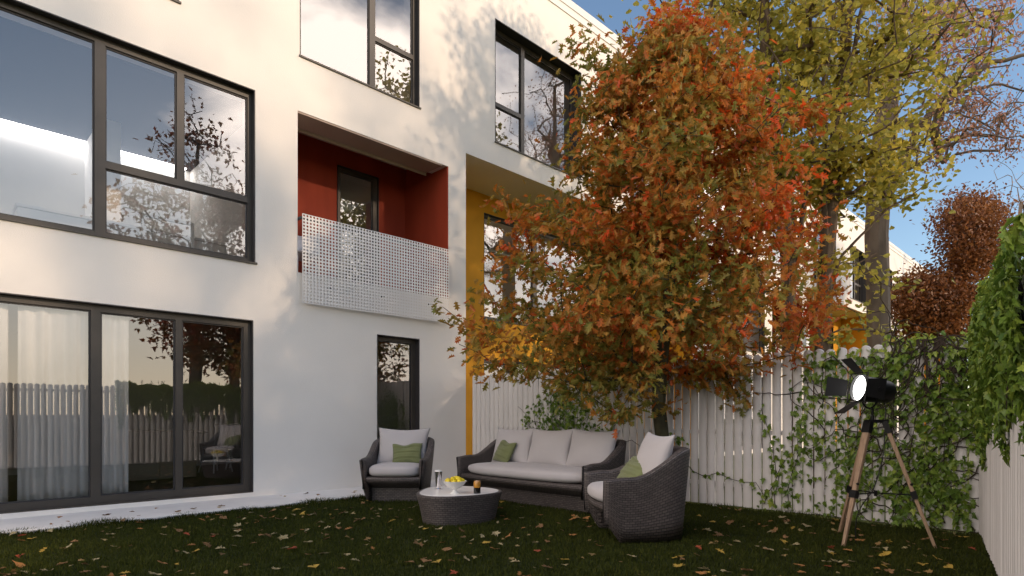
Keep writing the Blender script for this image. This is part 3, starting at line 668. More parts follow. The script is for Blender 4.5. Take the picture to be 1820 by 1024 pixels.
# ------------------------------------------------------------------ ivy
def ivy(label, leaves, stems, stem_r=0.006, size=0.085, mats=('vine', 'ivyleaf'), group=None):
    """leaves: list of (point, outward, hang, rnd); stems: list of polylines"""
    base = leaves[0][0]
    o0 = Vector((base[0], base[1], 0)); root = empty('ivy', o0); tag(root, label, 'ivy', group)
    mb = MB()
    for st in stems:
        rr = [stem_r * (1 - 0.6 * i / len(st)) * 1.0 for i in range(len(st))]
        mb.tube([Vector(p) - o0 for p in st], rr, 5, cap=False)
    mb.build('stem', M[mats[0]], root, smooth=True)
    P = np.array([l[0] for l in leaves]) - np.array(o0); n = len(P)
    nr = np.array([l[1] for l in leaves]) + rng.normal(size=(n, 3)) * 0.38
    yd = np.array([l[2] for l in leaves]) + rng.normal(size=(n, 3)) * 0.45
    scatter('leaves', STAR, P, frames(yd, nr), size * rng.uniform(0.65, 1.2, n), np.clip([l[3] for l in leaves], 0, 1), M[mats[1]], root)
    return root
def wander(p, d, n, step, wig, plane, grav=0.0):
    """a vine creeping over a plane; plane = (along, out)"""
    al, out = plane; q = Vector(p); ang = d; pts = [q.copy()]
    for _ in range(n):
        ang += random.gauss(0, wig); ang += grav * (math.pi * 1.5 - ang) * 0.1
        q = q + (al * math.cos(ang) + Vector((0, 0, 1)) * math.sin(ang)) * step + out * random.gauss(0, 0.004)
        q.z = max(q.z, 0.03); pts.append(q.copy())
    return pts
AX = Vector((0, -1, 0)); OX = Vector((-1, 0, 0))
def face(y, z, o=0.05): return Vector((FX - o, y, z))
# mass of ivy in the corner of the back fence, thick dark stems included
lv, stm = [], []
def dens(y, z):
    s = (2.75 - y) / 1.6                                       # thinning away from the corner
    if z > 1.72: return 0.5 if y < 1.7 else 0.14 * max(0, min(1, (2.9 - y)))
    return max(0.0, min(1.0, s)) * (0.55 + 0.45 * math.sin(z * 5.1 + y * 4.0) * math.sin(y * 6.3 - z * 2))
while len(lv) < 2500:
    y = random.uniform(0.98, 2.85); z = random.uniform(0.05, 1.98) if random.random() < 0.85 else random.uniform(1.68, 2.0)
    if z > 1.80 + 0.15 * random.random() * (1.0 if y < 1.8 else .3): continue
    if random.random() > dens(y, z): continue
    top = z > 1.74
    o = 0.042 + abs(random.gauss(0, 0.028)) if not top else random.uniform(-0.04, 0.06)
    lv.append((tuple(face(y, z, o)), (-0.9, 0, 0.45 if not top else 1.0), (0, random.gauss(0, .5), -0.8), random.gauss(0.42 + (0.35 if top else 0) , 0.2)))
for k in range(46):
    y = random.triangular(1.0, 2.5, 1.25); z0 = random.uniform(0.05, 1.8)
    stm.append(wander(face(y, z0, 0.05), random.uniform(0, 6.3), 16, 0.06, 0.5, (AX, OX)))
for k in range(30):                                             # thick tangle falling from the top in the corner
    y = random.triangular(1.0, 1.7, 1.25)
    stm.append(wander(face(y, 1.86, 0.07), math.pi * 1.5 + random.gauss(0, 0.5), 20, 0.06, 0.42, (AX, OX), 1.2))
ivy('dense green ivy with a dark stem tangle filling the fence corner behind the tripod lamp', lv, stm, 0.0075, 0.064, group='ivy on the fences')
# middle clump behind the sofa
lv, stm = [], []
while len(lv) < 760:
    y = random.gauss(6.02, 0.42); z = random.uniform(0.45, 1.78)
    if not 5.25 < y < 6.85: continue
    if z > 1.66 - 0.5 * abs(y - 5.95) + random.gauss(0, .07): continue
    lv.append((tuple(face(y, z, 0.045 + abs(random.gauss(0, 0.04)))), (-0.9, 0, 0.4), (0, random.gauss(0, .5), -0.8), random.gauss(0.35, 0.2)))
for k in range(16): stm.append(wander(face(random.gauss(6.0, 0.25), 0.1, 0.045), math.pi / 2 + random.gauss(0, .3), 20, 0.07, 0.3, (AX, OX)))
for yy, n in ((5.3, 20), (5.05, 20), (4.75, 18)):                 # separate runners to the right of the clump
    s = wander(face(yy, 0.1, 0.045), math.pi / 2, n, 0.07, 0.22, (AX, OX)); stm.append(s)
    for p in s:
        for _ in range(3): lv.append((tuple(p + Vector((-0.02, random.gauss(0, .045), random.gauss(0, .04)))), (-0.9, 0, 0.4), (0, random.gauss(0, .6), -0.7), random.gauss(0.4, 0.2)))
ivy('bushy ivy climbing the fence just above the sofa cushions', lv, stm, 0.006, 0.066, group='ivy on the fences')
# thin runner low on the fence and another by the oak's trunk
lv, stm = [], []
s = [face(y, z, 0.045) for y, z in ((3.92, 0.52), (3.82, 0.42), (3.66, 0.36), (3.5, 0.42), (3.34, 0.36), (3.18, 0.33), (3.02, 0.34), (2.94, 0.22), (2.84, 0.08))]; stm.append(s)
for a, b in zip(s[:-1], s[1:]):
    for f in (0.2, 0.7):
        lv.append((tuple(a.lerp(b, f) + Vector((-0.015, random.gauss(0, .02), random.gauss(0, .03)))), (-1, 0, 0.3), (0, random.gauss(0, .5), -0.8), random.gauss(0.5, 0.15)))
for yy, z0, z1 in ((2.92, 0.1, 1.5), (2.8, 0.1, 1.25), (2.66, 0.1, 1.8)):
    n = int((z1 - z0) / 0.06); s = wander(face(yy, z0, 0.045), math.pi / 2, n, 0.06, 0.16, (AX, OX)); stm.append(s)
    for p in s:
        for _ in range(2): lv.append((tuple(p + Vector((-0.015, random.gauss(0, .05), random.gauss(0, .03)))), (-1, 0, 0.3), (0, random.gauss(0, .6), -0.8), random.gauss(0.5, 0.18)))
ivy('thin ivy runner with single leaves crossing low over the bare pickets', lv, stm, 0.005, 0.07, group='ivy on the fences')
# thick fall of ivy over the right-hand fence
lv, stm = [], []
up = Vector((0, 0, 1))
while len(lv) < 9600:
    a = random.uniform(-0.1, 3.9)                               # along the fence from the corner towards the viewer
    lo = 1.05 + 0.16 * math.sin(a * 4.3) + 0.12 * math.sin(a * 11.0) - 0.62 * math.exp(-max(0, a) / 0.55)
    top = 1.92 + 0.05 * math.sin(a * 3.7) + 0.045 * math.sin(a * 13.0 + 1) * math.sin(a * 5.1) - 0.03 * max(0, a - 2.7) - 0.22 * max(0, 0.5 - a)
    t = random.random(); z = top - (top - lo) * t ** 1.15
    bulge = 0.03 + min(0.10, 0.01 + 0.05 * max(0, a)) * math.sin(math.pi * min(1, t * 0.9 + 0.15)) * (1 - 0.5 * t) + abs(random.gauss(0, 0.02))
    if random.random() < (0.14 if a < 1.2 else 0.05): bulge = random.uniform(-0.12, 0.05); z = top - random.random() * 0.10
    elif t > 0.65 and math.sin(a * 17 + math.sin(a * 5) * 2) < (t - 0.82) * 2.4: continue
    p = RS + rd * a + ro * bulge; p.z = z
    fl = up * (1.0 if t < 0.12 else 0.35) + ro * 0.9
    lv.append((tuple(p), tuple(fl), tuple(up * -0.95 + rd * random.gauss(0, .4)), random.gauss(0.45 + 0.25 * (t < 0.15) + (0.2 if a < 0.7 else 0), 0.2)))
for k in range(46):
    a = random.uniform(0, 3.8); p = RS + rd * a + ro * 0.05; p.z = 1.97
    s = wander(p, math.pi * 1.5 + random.gauss(0, .25), random.randint(8, 15), 0.065, 0.2, (rd, ro), 1.0); stm.append(s)
    if k % 2 == 0:                                              # long hanging sprays
        for q in s[6:]:
            for _ in range(2): lv.append((tuple(q + ro * 0.03 + rd * random.gauss(0, .03)), tuple(ro), (0, 0, -1), random.gauss(0.4, 0.15)))
ivy('thick bright ivy spilling over the top of the right fence and hanging in sprays', lv, stm, 0.006, 0.059, group='ivy on the fences')

# ------------------------------------------------------------------ wicker furniture
def sstep(a, b, x):
    t = min(1, max(0, (x - a) / (b - a))); return t * t * (3 - 2 * t)
def grid_mesh(name, rows, mat_, parent, uv_u=None, uv_v=None, closed_v=False, smooth=True, caps=False):
    """rows: list of equally long point lists"""
    n, m = len(rows), len(rows[0]); vs = [tuple(p) for r in rows for p in r]; fs = []; uvs = []
    mm = m if closed_v else m - 1
    for i in range(n - 1):
        for j in range(mm):
            j2 = (j + 1) % m
            fs.append((i * m + j, (i + 1) * m + j, (i + 1) * m + j2, i * m + j2))
            if uv_u: uvs += [(uv_u[i], uv_v[j]), (uv_u[i + 1], uv_v[j]), (uv_u[i + 1], uv_v[j + 1]), (uv_u[i], uv_v[j + 1])]
    if caps:
        for ring, rev in ((0, False), (n - 1, True)):
            f = [ring * m + j for j in range(m)]; fs.append(tuple(reversed(f)) if rev else tuple(f))
            if uv_u: uvs += [(0, 0)] * m
    me = bpy.data.meshes.new(name); me.from_pydata(vs, [], fs)
    if uv_u:
        l = me.uv_layers.new(name='UVMap'); l.data.foreach_set('uv', [c for p in uvs for c in p])
    o = link(name, me, mat_, parent)
    if smooth: me.polygons.foreach_set('use_smooth', [True] * len(me.polygons))
    me.update(); return o
def superpath(w, d, rc, n):
    """U-shaped plan: front left, round the back, front right; returns points, normals, arc lengths"""
    pts = []
    hw, hd = w / 2, d / 2
    seg = [((-hw, -hd), (-hw, hd - rc), None), ((-hw + rc, hd - rc), rc, (180, 90)), ((-hw + rc, hd), (hw - rc, hd), None), ((hw - rc, hd - rc), rc, (90, 0)), ((hw, hd - rc), (hw, -hd), None)]
    for s in seg:
        if s[2] is None:
            a, b = Vector(s[0]), Vector(s[1]); k = max(2, int((b - a).length / 0.045))
            for i in range(k): pts.append(a.lerp(b, i / k))
        else:
            k = max(6, int(s[1] * 1.57 / 0.045))
            for i in range(k):
                an = R(s[2][0] + (s[2][1] - s[2][0]) * i / k); pts.append(Vector((s[0][0] + s[1] * math.cos(an), s[0][1] + s[1] * math.sin(an))))
    pts.append(Vector((hw, -hd)))
    nr = []
    for i in range(len(pts)):
        t = (pts[min(i + 1, len(pts) - 1)] - pts[max(i - 1, 0)]).normalized(); nr.append(Vector((-t.y, t.x)))
    arc = [0.0]
    for a, b in zip(pts[:-1], pts[1:]): arc.append(arc[-1] + (b - a).length)
    return pts, nr, arc
def cushion_block(name, w, d, h, mat_, parent, loc, round_front=0.05, bulge=0.02, bow=0.0):
    bm = bmesh.new(); bmesh.ops.create_cube(bm, size=1.0)
    bmesh.ops.subdivide_edges(bm, edges=bm.edges[:], cuts=9, use_grid_fill=True)
    e = 5.0
    for v in bm.verts:
        x, y, z = v.co * 2
        # superellipsoid-like rounding of the box edges
        k = (abs(x) ** e + abs(y) ** e + abs(z) ** 3.2) ** (1 / e); k = max(k, 1e-6); m = max(abs(x), abs(y), abs(z))
        s = m / k if k > m else 1.0
        x2, y2, z2 = x * s, y * s, z * s
        yy = y2 * d / 2 - (bow * (1 - x2 * x2) if y < 0 else 0)
        v.co = Vector((x2 * w / 2, yy, z2 * h / 2 + bulge * (1 - x * x) * (1 - y * y) * (1 if z > 0 else 0)))
    me = bpy.data.meshes.new(name); bm.to_mesh(me); bm.free()
    me.polygons.foreach_set('use_smooth', [True] * len(me.polygons))
    o = link(name, me, mat_, parent); o.location = loc; return o
def pillow(name, w, h, t, mat_, parent, loc, rot, pleats=0, seed=0):
    n = 26; rr = random.Random(seed); rows_f, rows_b = [], []
    ph = [rr.uniform(0, 6) for _ in range(4)]
    vs, fs = [], []
    for side in (1, -1):
        b0 = len(vs)
        for i in range(n + 1):
            for j in range(n + 1):
                u = -1 + 2 * i / n; v = -1 + 2 * j / n
                x = u * w / 2 * (1 - 0.10 * (1 - v * v)); y = v * h / 2 * (1 - 0.13 * (1 - u * u))
                th = t / 2 * (max(0, 1 - u * u) ** 0.55) * (max(0, 1 - v * v) ** 0.55)
                th *= 1 + 0.07 * math.sin(3 * u + ph[0]) * math.sin(2.5 * v + ph[1]) - 0.10 * max(0, v) * (1 - u * u)
                if pleats:
                    for q in range(pleats):
                        c = -0.55 + 1.1 * q / max(1, pleats - 1); th -= 0.020 * math.exp(-((v - c + 0.03 * math.sin(4 * u + q)) / 0.045) ** 2) * (1 - u ** 6)
                        th += 0.010 * math.exp(-((v - c - 0.11) / 0.06) ** 2) * (1 - u ** 6)
                    y += 0.012 * math.sin(5 * u + ph[2]) * (v > 0.5)
                vs.append((x, -th * side, y))
        for i in range(n):
            for j in range(n):
                a = b0 + i * (n + 1) + j; f = (a, a + n + 1, a + n + 2, a + 1); fs.append(f if side > 0 else tuple(reversed(f)))
    me = bpy.data.meshes.new(name); me.from_pydata(vs, [], fs)
    bm = bmesh.new(); bm.from_mesh(me); bmesh.ops.remove_doubles(bm, verts=bm.verts[:], dist=0.0004); bm.to_mesh(me); bm.free()
    me.polygons.foreach_set('use_smooth', [True] * len(me.polygons))
    o = link(name, me, mat_, parent); o.location = loc; o.rotation_euler = rot; return o
def wicker_seat(name, label, cat, w, d, loc, rz, nback, group=None):
    root = empty(name, loc, rz); tag(root, label, cat, group)
    th = 0.095; pts, nr, arc = superpath(w, d, 0.27, 60); hd = d / 2
    def ring(p, n, off_front, thick):
        y = p.y; top = 0.58 + 0.25 * sstep(-0.20, hd - 0.04, y) - 0.015 * sstep(-hd + 0.12, -hd, y)
        zb = 0.21 * sstep(-hd + 0.15, -hd - 0.03, y) ** 1.5 if abs(p.x) > w / 2 - 0.02 else 0.0
        cut = [(0.0, zb), (0.0, zb + (top - zb) * 0.25), (0.0, zb + (top - zb) * 0.5), (0.0, zb + (top - zb) * 0.75), (0.0, top - 0.035), (0.012, top - 0.012), (0.35, top), (0.65, top), (0.988, top - 0.012), (1.0, top - 0.035), (1.0, 0.40), (1.0, max(zb, 0.03))]
        mid = th / 2
        out = []
        for f, z in cut:
            tap = 0.075 * (1 - z / top) if f < 0.5 else 0.0
            o = -(mid + (f - 0.5) * thick) - tap + th * 0.0
            out.append(Vector((p.x + n.x * o, p.y + n.y * o + off_front, z)))
        return out
    rows = []; us = []
    for q in (80, 55, 30):
        a = R(q); rows.append(ring(pts[0], nr[0], -th / 2 * math.sin(a), th * math.cos(a))); us.append(arc[0] - th / 2 * math.sin(a))
    for p, n, a in zip(pts, nr, arc): rows.append(ring(p, n, 0, th)); us.append(a)
    for q in (30, 55, 80):
        a = R(q); rows.append(ring(pts[-1], nr[-1], -th / 2 * math.sin(a), th * math.cos(a))); us.append(arc[-1] + th / 2 * math.sin(a))
    vv = [0.0, .14, .28, .43, .55, .575, .60, .63, .655, .68, .85, 1.1, 1.4]
    grid_mesh('wicker_shell', rows, M['wicker'], root, us, vv, closed_v=True, caps=True)
    iw = w - 2 * th
    # seat lip under the cushion, bowed forward
    lip = []; lu = []
    for i in range(25):
        x = -iw / 2 - 0.02 + (iw + 0.04) * i / 24; f = -hd - 0.015 - 0.035 * (1 - (2 * x / iw) ** 2)
        lip.append([Vector((x, f + 0.30, 0.16)), Vector((x, f + 0.16, 0.20)), Vector((x, f + 0.04, 0.262)), Vector((x, f, 0.29)), Vector((x, f, 0.325)), Vector((x, f + 0.02, 0.338)), Vector((x, hd - 0.12, 0.338))]); lu.append(x)
    grid_mesh('seat_lip', lip, M['wicker'], root, lu, [0, .1, .19, .23, .265, .29, 1.0])
    b = []; bu = []; bw, bd = w - 0.22, d - 0.30
    pb, nb, ab = superpath(bw, bd, 0.10, 40)
    loop = [(p.x, p.y + 0.04) for p in pb]; loop = loop + [loop[0]]
    for (x, y), a in zip(loop, ab + [ab[-1] + bw]): b.append([Vector((x, y, -0.01)), Vector((x, y, 0.10)), Vector((x, y, 0.24))]); bu.append(a)
    grid_mesh('base', b, M['wicker'], root, bu, [0, .11, .25], smooth=False)
    cushion_block('seat_cushion', iw + 0.01, d - 0.06, 0.15, M['cushion'], root, (0, -0.065, 0.412), bulge=0.015, bow=0.035)
    cw = (iw - 0.04) / nback if nback > 1 else iw - 0.02
    for i in range(nback):
        x = (i - (nback - 1) / 2) * (cw + 0.002)
        pillow('back_cushion', cw * 1.10, 0.54, 0.23, M['cushion'], root, (x, hd - 0.28, 0.70), (R(-17), R(random.uniform(-2, 2)), R(random.uniform(-3, 3))), seed=i + 3)
    return root
def at_cam(u, v, t):
    p = mpt(u, v, t); return Vector(p)
face_cam = R(45.292) - R(90)                                      # local -y then points at the viewer
ch1c = CF * 8.13 + CR * -1.50
CH1 = wicker_seat('wicker_armchair', 'dark wicker armchair facing forward in front of the narrow window', 'armchair', 0.87, 0.84, (ch1c[0], ch1c[1], 0), face_cam - R(3), 1, 'wicker armchairs')
SOFA = wicker_seat('wicker_sofa', 'three seat dark wicker sofa with pale grey cushions along the fence', 'sofa', 2.28, 0.90, (5.75, 5.28, 0), R(-90), 3)
ch2c = CF * 5.62 + CR * 1.19
CH2 = wicker_seat('wicker_armchair', 'dark wicker armchair seen from the side with its back to the lamp', 'armchair', 0.86, 0.80, (ch2c[0], ch2c[1], 0), face_cam - R(84), 1, 'wicker armchairs')
def place_on(root, name, label, local, rot, w, h, t, seed):
    Mx = Matrix.Translation(root.location) @ Matrix.Rotation(root.rotation_euler.z, 4, 'Z')
    o = pillow(name, w, h, t, M['greencloth'], None, Mx @ Vector(local), (rot[0], rot[1], rot[2] + root.rotation_euler.z), pleats=3, seed=seed)
    return o
tag(place_on(CH1, 'throw_pillow', '', (0.09, 0.0, 0.61), (R(-24), R(-3), R(4)), 0.42, 0.31, 0.15, 11), 'sage green pleated pillow propped in the armchair facing forward', 'pillow', 'green pillows')
tag(place_on(SOFA, 'throw_pillow', '', (-0.70, 0.02, 0.625), (R(-24), R(8), R(-14)), 0.40, 0.34, 0.15, 12), 'sage green pleated pillow leaning at the far end of the sofa', 'pillow', 'green pillows')
tag(place_on(CH2, 'throw_pillow', '', (-0.08, -0.02, 0.60), (R(-40), R(4), R(10)), 0.42, 0.31, 0.15, 13), 'sage green pillow just showing over the arm of the armchair turned sideways', 'pillow', 'green pillows')

# coffee table: wicker drum with a rounded-triangle top
tc_ = CF * 6.50 + CR * -0.593
TB = empty('coffee_table', (tc_[0], tc_[1], 0), R(45.292)); tag(TB, 'low oval wicker coffee table with a pale glossy top between the seats', 'coffee table')
def tri(a, r): return r * (1 + 0.085 * math.cos(3 * (a - 0.5)) + 0.03 * math.cos(2 * a + 0.4))
rows, us = [], []; n = 72; TH = 0.31
for i in range(n + 1):
    a = 2 * math.pi * i / n
    rr = [(tri(a, 0.385), -0.01), (tri(a, 0.408), 0.10), (tri(a, 0.430), 0.2), (tri(a, 0.456), TH - 0.03), (tri(a, 0.460), TH - 0.012), (tri(a, 0.455), TH), (tri(a, 0.425), TH), (tri(a, 0.418), TH - 0.02)]
    rows.append([Vector((r * math.cos(a) * 1.02, r * math.sin(a), z)) for r, z in rr]); us.append(a * 0.42)
grid_mesh('wicker_drum', rows, M['wicker'], TB, us, [0, .11, .21, .29, .31, .325, .36, .38])
tp = MB(); n0 = 0
ring = [(tri(2 * math.pi * i / 72, 0.424) * math.cos(2 * math.pi * i / 72) * 1.02, tri(2 * math.pi * i / 72, 0.424) * math.sin(2 * math.pi * i / 72)) for i in range(72)]
for z in (TH - 0.012, TH + 0.004):
    for x, y in ring: tp.v.append((x, y, z))
tp.f.append(tuple(range(72, 144))); tp.f.append(tuple(reversed(range(72))))
for i in range(72): tp.f.append((i, (i + 1) % 72, 72 + (i + 1) % 72, 72 + i))
tp.mi = [0] * len(tp.f)
bevel_obj(tp.build('table_top', M['tabletop'], TB), 0.003, 2)
TZ = TH + 0.0045
def on_table(u, v):
    r = (u - 910) / 1074; t = (TZ - H_CAM) / ((742 - v) / 1074); p = CF * t + CR * r * t; return (p[0], p[1], TZ)
# tall silvered glass with a candle
g = empty('candle_glass', on_table(779, 870)); tag(g, 'tall silvered flared glass with a white candle top on the coffee table', 'candle holder')
b = MB(); b.lathe([(0.0, 0.0), (0.034, 0.0), (0.036, 0.008), (0.026, 0.018), (0.029, 0.06), (0.035, 0.12), (0.042, 0.185), (0.043, 0.197), (0.039, 0.197), (0.036, 0.18), (0.0, 0.17)], k=28); b.build('glass', M['silver'], g, smooth=True)
b = MB(); b.lathe([(0.0, 0.172), (0.0365, 0.178), (0.0395, 0.200), (0.035, 0.208), (0.0, 0.209)], k=28); b.tube([(0, 0, 0.205), (0.002, 0, 0.222)], 0.0015, 5); b.build('candle', M['wax'], g, smooth=True)
# footed bowl with lemons
bp = on_table(808, 877)
b = MB(); b.lathe([(0.0, 0.0), (0.045, 0.0), (0.046, 0.006), (0.030, 0.016), (0.017, 0.034), (0.018, 0.044), (0.05, 0.055), (0.09, 0.082), (0.118, 0.118), (0.126, 0.130), (0.122, 0.131), (0.112, 0.118), (0.085, 0.088), (0.05, 0.065), (0.0, 0.058)], k=48)
bo = b.build('footed_bowl', M['ceramic'], None, smooth=True, loc=bp); tag(bo, 'white footed bowl heaped with lemons on the coffee table', 'bowl')
lm = MB(); lm.lathe([(0.0, -0.037), (0.006, -0.035), (0.010, -0.030), (0.020, -0.023), (0.027, -0.010), (0.0285, 0.0), (0.027, 0.010), (0.020, 0.023), (0.010, 0.030), (0.006, 0.035), (0.0, 0.037)], k=18)
lemon0 = None
LP = [(-0.085, 0.0, 0.128), (-0.055, -0.055, 0.125), (0.0, -0.085, 0.126), (0.058, -0.055, 0.127), (0.085, 0.005, 0.129), (0.05, 0.06, 0.128), (-0.03, 0.07, 0.128), (-0.03, -0.012, 0.150), (0.03, 0.01, 0.152), (0.015, -0.045, 0.149), (-0.004, 0.02, 0.118)]
for x, y, z in LP:
    if lemon0 is None: o = lemon0 = lm.build('lemon', M['lemon'], None, smooth=True)
    else: o = lemon0.copy(); COL.objects.link(o)
    o.location = (bp[0] + x, bp[1] + y, bp[2] + z); o.rotation_euler = (random.uniform(0.9, 1.9), random.uniform(-.4, .4), random.uniform(0, 6.28))
    tag(o, 'yellow lemon piled in the white footed bowl', 'lemon', 'lemons in the bowl')
g = empty('candle_jar', on_table(848, 877)); tag(g, 'black and amber glass candle jar on the right of the coffee table', 'candle jar')
b = MB(); b.lathe([(0.0, 0.0), (0.035, 0.0), (0.037, 0.004), (0.037, 0.062)], k=28); b.build('jar_base', M['blackglass'], g, smooth=True)
b = MB(); b.lathe([(0.037, 0.0625), (0.037, 0.105), (0.034, 0.124), (0.030, 0.130), (0.026, 0.128), (0.026, 0.118), (0.0, 0.116)], k=28); b.build('jar_top', M['amber'], g, smooth=True)
b = MB(); b.lathe([(0.0, 0.1165), (0.02, 0.1175), (0.021, 0.128), (0.0, 0.131)], k=20); b.build('candle', M['wax'], g, smooth=True)

# ------------------------------------------------------------------ tripod spotlight
lp = CF * 5.3 + CR * 3.19
LT = empty('tripod_lamp', (lp[0], lp[1], 0), 0); tag(LT, 'black studio spotlight with barn doors on a wooden tripod by the ivy', 'lamp')
cfv, crv = Vector(CF), Vector(CR); upv = Vector((0, 0, 1))
def L(r, f, z): return crv * r + cfv * f + upv * z
hubz = 1.055
feet = [L(-0.36, -0.14, 0.0), L(0.37, -0.22, 0.0), L(-0.09, 0.42, 0.0)]
tops = [L(-0.075, -0.02, hubz), L(0.062, -0.03, hubz), L(-0.03, 0.055, hubz)]
for k, (a, c) in enumerate(zip(tops, feet)):
    lg = MB(); d = (c - a); kz = a + d * 0.075; lg.bar(kz, c, 0.056, 0.034, w2=0.028, d2=0.025); lo = bevel_obj(lg.build('leg', M['tripodwood'], LT), 0.004)
    br = MB(); br.bar(a - d.normalized() * 0.012, a + d * 0.085, 0.068, 0.046); br.build('top_bracket', M['black'], lo)
    br = MB(); br.bar(a + d * 0.555, a + d * 0.615, 0.060, 0.046); br.build('clamp', M['black'], lo)
    br = MB(); br.tube([a + d * 0.50 - cfv * 0.03, a + d * 0.50 + cfv * 0.03], 0.011, 10); br.build('knob', M['black'], lo)
b = MB(); cen = L(0, 0, 0)
for a, c in zip(tops, feet):
    p = a + (c - a) * 0.585; q = Vector((0, 0, p.z)); b.tube([p, q], 0.006, 6)
b.tube([L(0, 0, 0.41), L(0, 0, 0.46)], 0.014, 10); b.build('spreader', M['black'], LT)
b = MB(); b.bar(L(-0.095, -0.02, hubz + 0.012), L(0.085, -0.02, hubz + 0.012), 0.06, 0.028); b.bar(L(-0.03, -0.02, hubz + 0.012), L(-0.03, 0.075, hubz + 0.012), 0.06, 0.026)
b.tube([L(-0.028, 0, hubz + 0.02), L(-0.028, 0, hubz + 0.06), L(-0.028, 0, hubz + 0.065), L(-0.028, 0, hubz + 0.125)], [0.016, 0.016, 0.010, 0.010], 12)
b.build('head_plate', M['black'], LT, smooth=True)
# lamp head: axis points left and a little towards the viewer, tipped up
HC = L(-0.055, 0, 1.345)
ax = (crv * -0.99 + cfv * -0.03 + upv * 0.14).normalized(); sx = ax.cross(upv).normalized(); sz = sx.cross(ax)
HM = Matrix.Translation(HC) @ Matrix((sx, sz, ax)).transposed().to_4x4()
b = MB(); b.lathe([(0.0, -0.205), (0.05, -0.202), (0.085, -0.185), (0.100, -0.150), (0.108, -0.05), (0.113, 0.07), (0.122, 0.074), (0.122, 0.105), (0.112, 0.105), (0.110, 0.075), (0.0, 0.06)], k=44, M4=HM)
for a in range(8):
    an = a * math.pi / 4; c1 = HM @ Vector((0.062 * math.cos(an), 0.062 * math.sin(an), -0.198)); b.tube([c1, c1 - ax * 0.006], 0.008, 6)
hs = b.build('housing', M['black'], LT, smooth=True)
b = MB(); b.lathe([(0.0, 0.094), (0.06, 0.090), (0.109, 0.078)], k=44, M4=HM); b.build('lens', M['lens'], LT, smooth=True)
b = MB(); fr = 0.128
for s in (-1, 1):
    b.bar(HM @ Vector((-fr, s * fr, 0.108)), HM @ Vector((fr, s * fr, 0.108)), 0.008, 0.008); b.bar(HM @ Vector((s * fr, -fr, 0.108)), HM @ Vector((s * fr, fr, 0.108)), 0.008, 0.008)
    for q in (-1, 1): b.bar(HM @ Vector((s * fr, q * fr, 0.108)), HM @ Vector((s * 0.084, q * 0.084, 0.100)), 0.006, 0.006)
fo = b.build('door_frame', M['black'], LT)
def barn(dirv, ang, wn, wf, ln):
    dd = Vector((dirv[0], dirv[1], 0)); side = Vector((-dirv[1], dirv[0], 0)); base = dd * (fr + 0.004) + Vector((0, 0, 0.112))
    out = dd * math.sin(R(ang)) + Vector((0, 0, 1)) * math.cos(R(ang)); nrm = dd * math.cos(R(ang)) - Vector((0, 0, 1)) * math.sin(R(ang))
    m = MB(); P = []
    for o in (-0.0015, 0.0015):
        for l, w in ((0.008, wn), (ln, wf)):
            for s in (-1, 1): P.append(tuple(HM @ (base + out * l + side * s * w / 2 + nrm * o)))
    m.v = P; m.f = [(0, 1, 3, 2), (4, 6, 7, 5), (0, 4, 5, 1), (2, 3, 7, 6), (0, 2, 6, 4), (1, 5, 7, 3)]; m.mi = [0] * 6
    m.tube([HM @ (base + side * -wn * 0.4), HM @ (base + side * wn * 0.4)], 0.005, 6)
    m.build('barn_door', M['black'], LT)
barn((0, 1), 38, 0.125, 0.155, 0.17); barn((0, -1), 42, 0.125, 0.155, 0.17)
barn((1, 0), 18, 0.14, 0.18, 0.18) if sx.dot(cfv) > 0 else barn((-1, 0), 18, 0.14, 0.18, 0.18)
barn((-1, 0), 174, 0.15, 0.19, 0.16) if sx.dot(cfv) > 0 else barn((1, 0), 174, 0.15, 0.19, 0.16)
b = MB(); yk = []
for i in range(17):                                             # the stirrup that carries the housing
    a = math.pi * (1 + i / 16); hx = sx * math.cos(a) * 0.135; yk.append(HC + hx + upv * (math.sin(a) * 0.165))
b.tube([Vector((p.x, p.y, p.z)) for p in yk], 0.008, 8)
for s in (-1, 1): b.tube([HC + sx * s * 0.112, HC + sx * s * 0.155], 0.016, 12)
b.build('yoke', M['black'], LT, smooth=True)
cb = MB(); cp = [HC - ax * 0.13 - upv * 0.09, L(0.075, -0.02, 1.16), L(0.06, -0.03, 1.0), L(0.03, -0.06, 0.78), L(-0.06, -0.08, 0.50), L(-0.16, -0.06, 0.33), L(-0.20, -0.05, 0.20), L(-0.205, -0.05, 0.01)]
sm = []
for i in range(len(cp) - 1):
    for t in range(5): 
        p0 = cp[max(0, i - 1)]; p1 = cp[i]; p2 = cp[i + 1]; p3 = cp[min(len(cp) - 1, i + 2)]; f = t / 5
        sm.append(0.5 * ((2 * p1) + (p2 - p0) * f + (2 * p0 - 5 * p1 + 4 * p2 - p3) * f * f + (3 * p1 - p0 - 3 * p2 + p3) * f ** 3))
sm.append(cp[-1]); cb.tube(sm, 0.0045, 6); cb.build('cable', M['black'], LT, smooth=True)

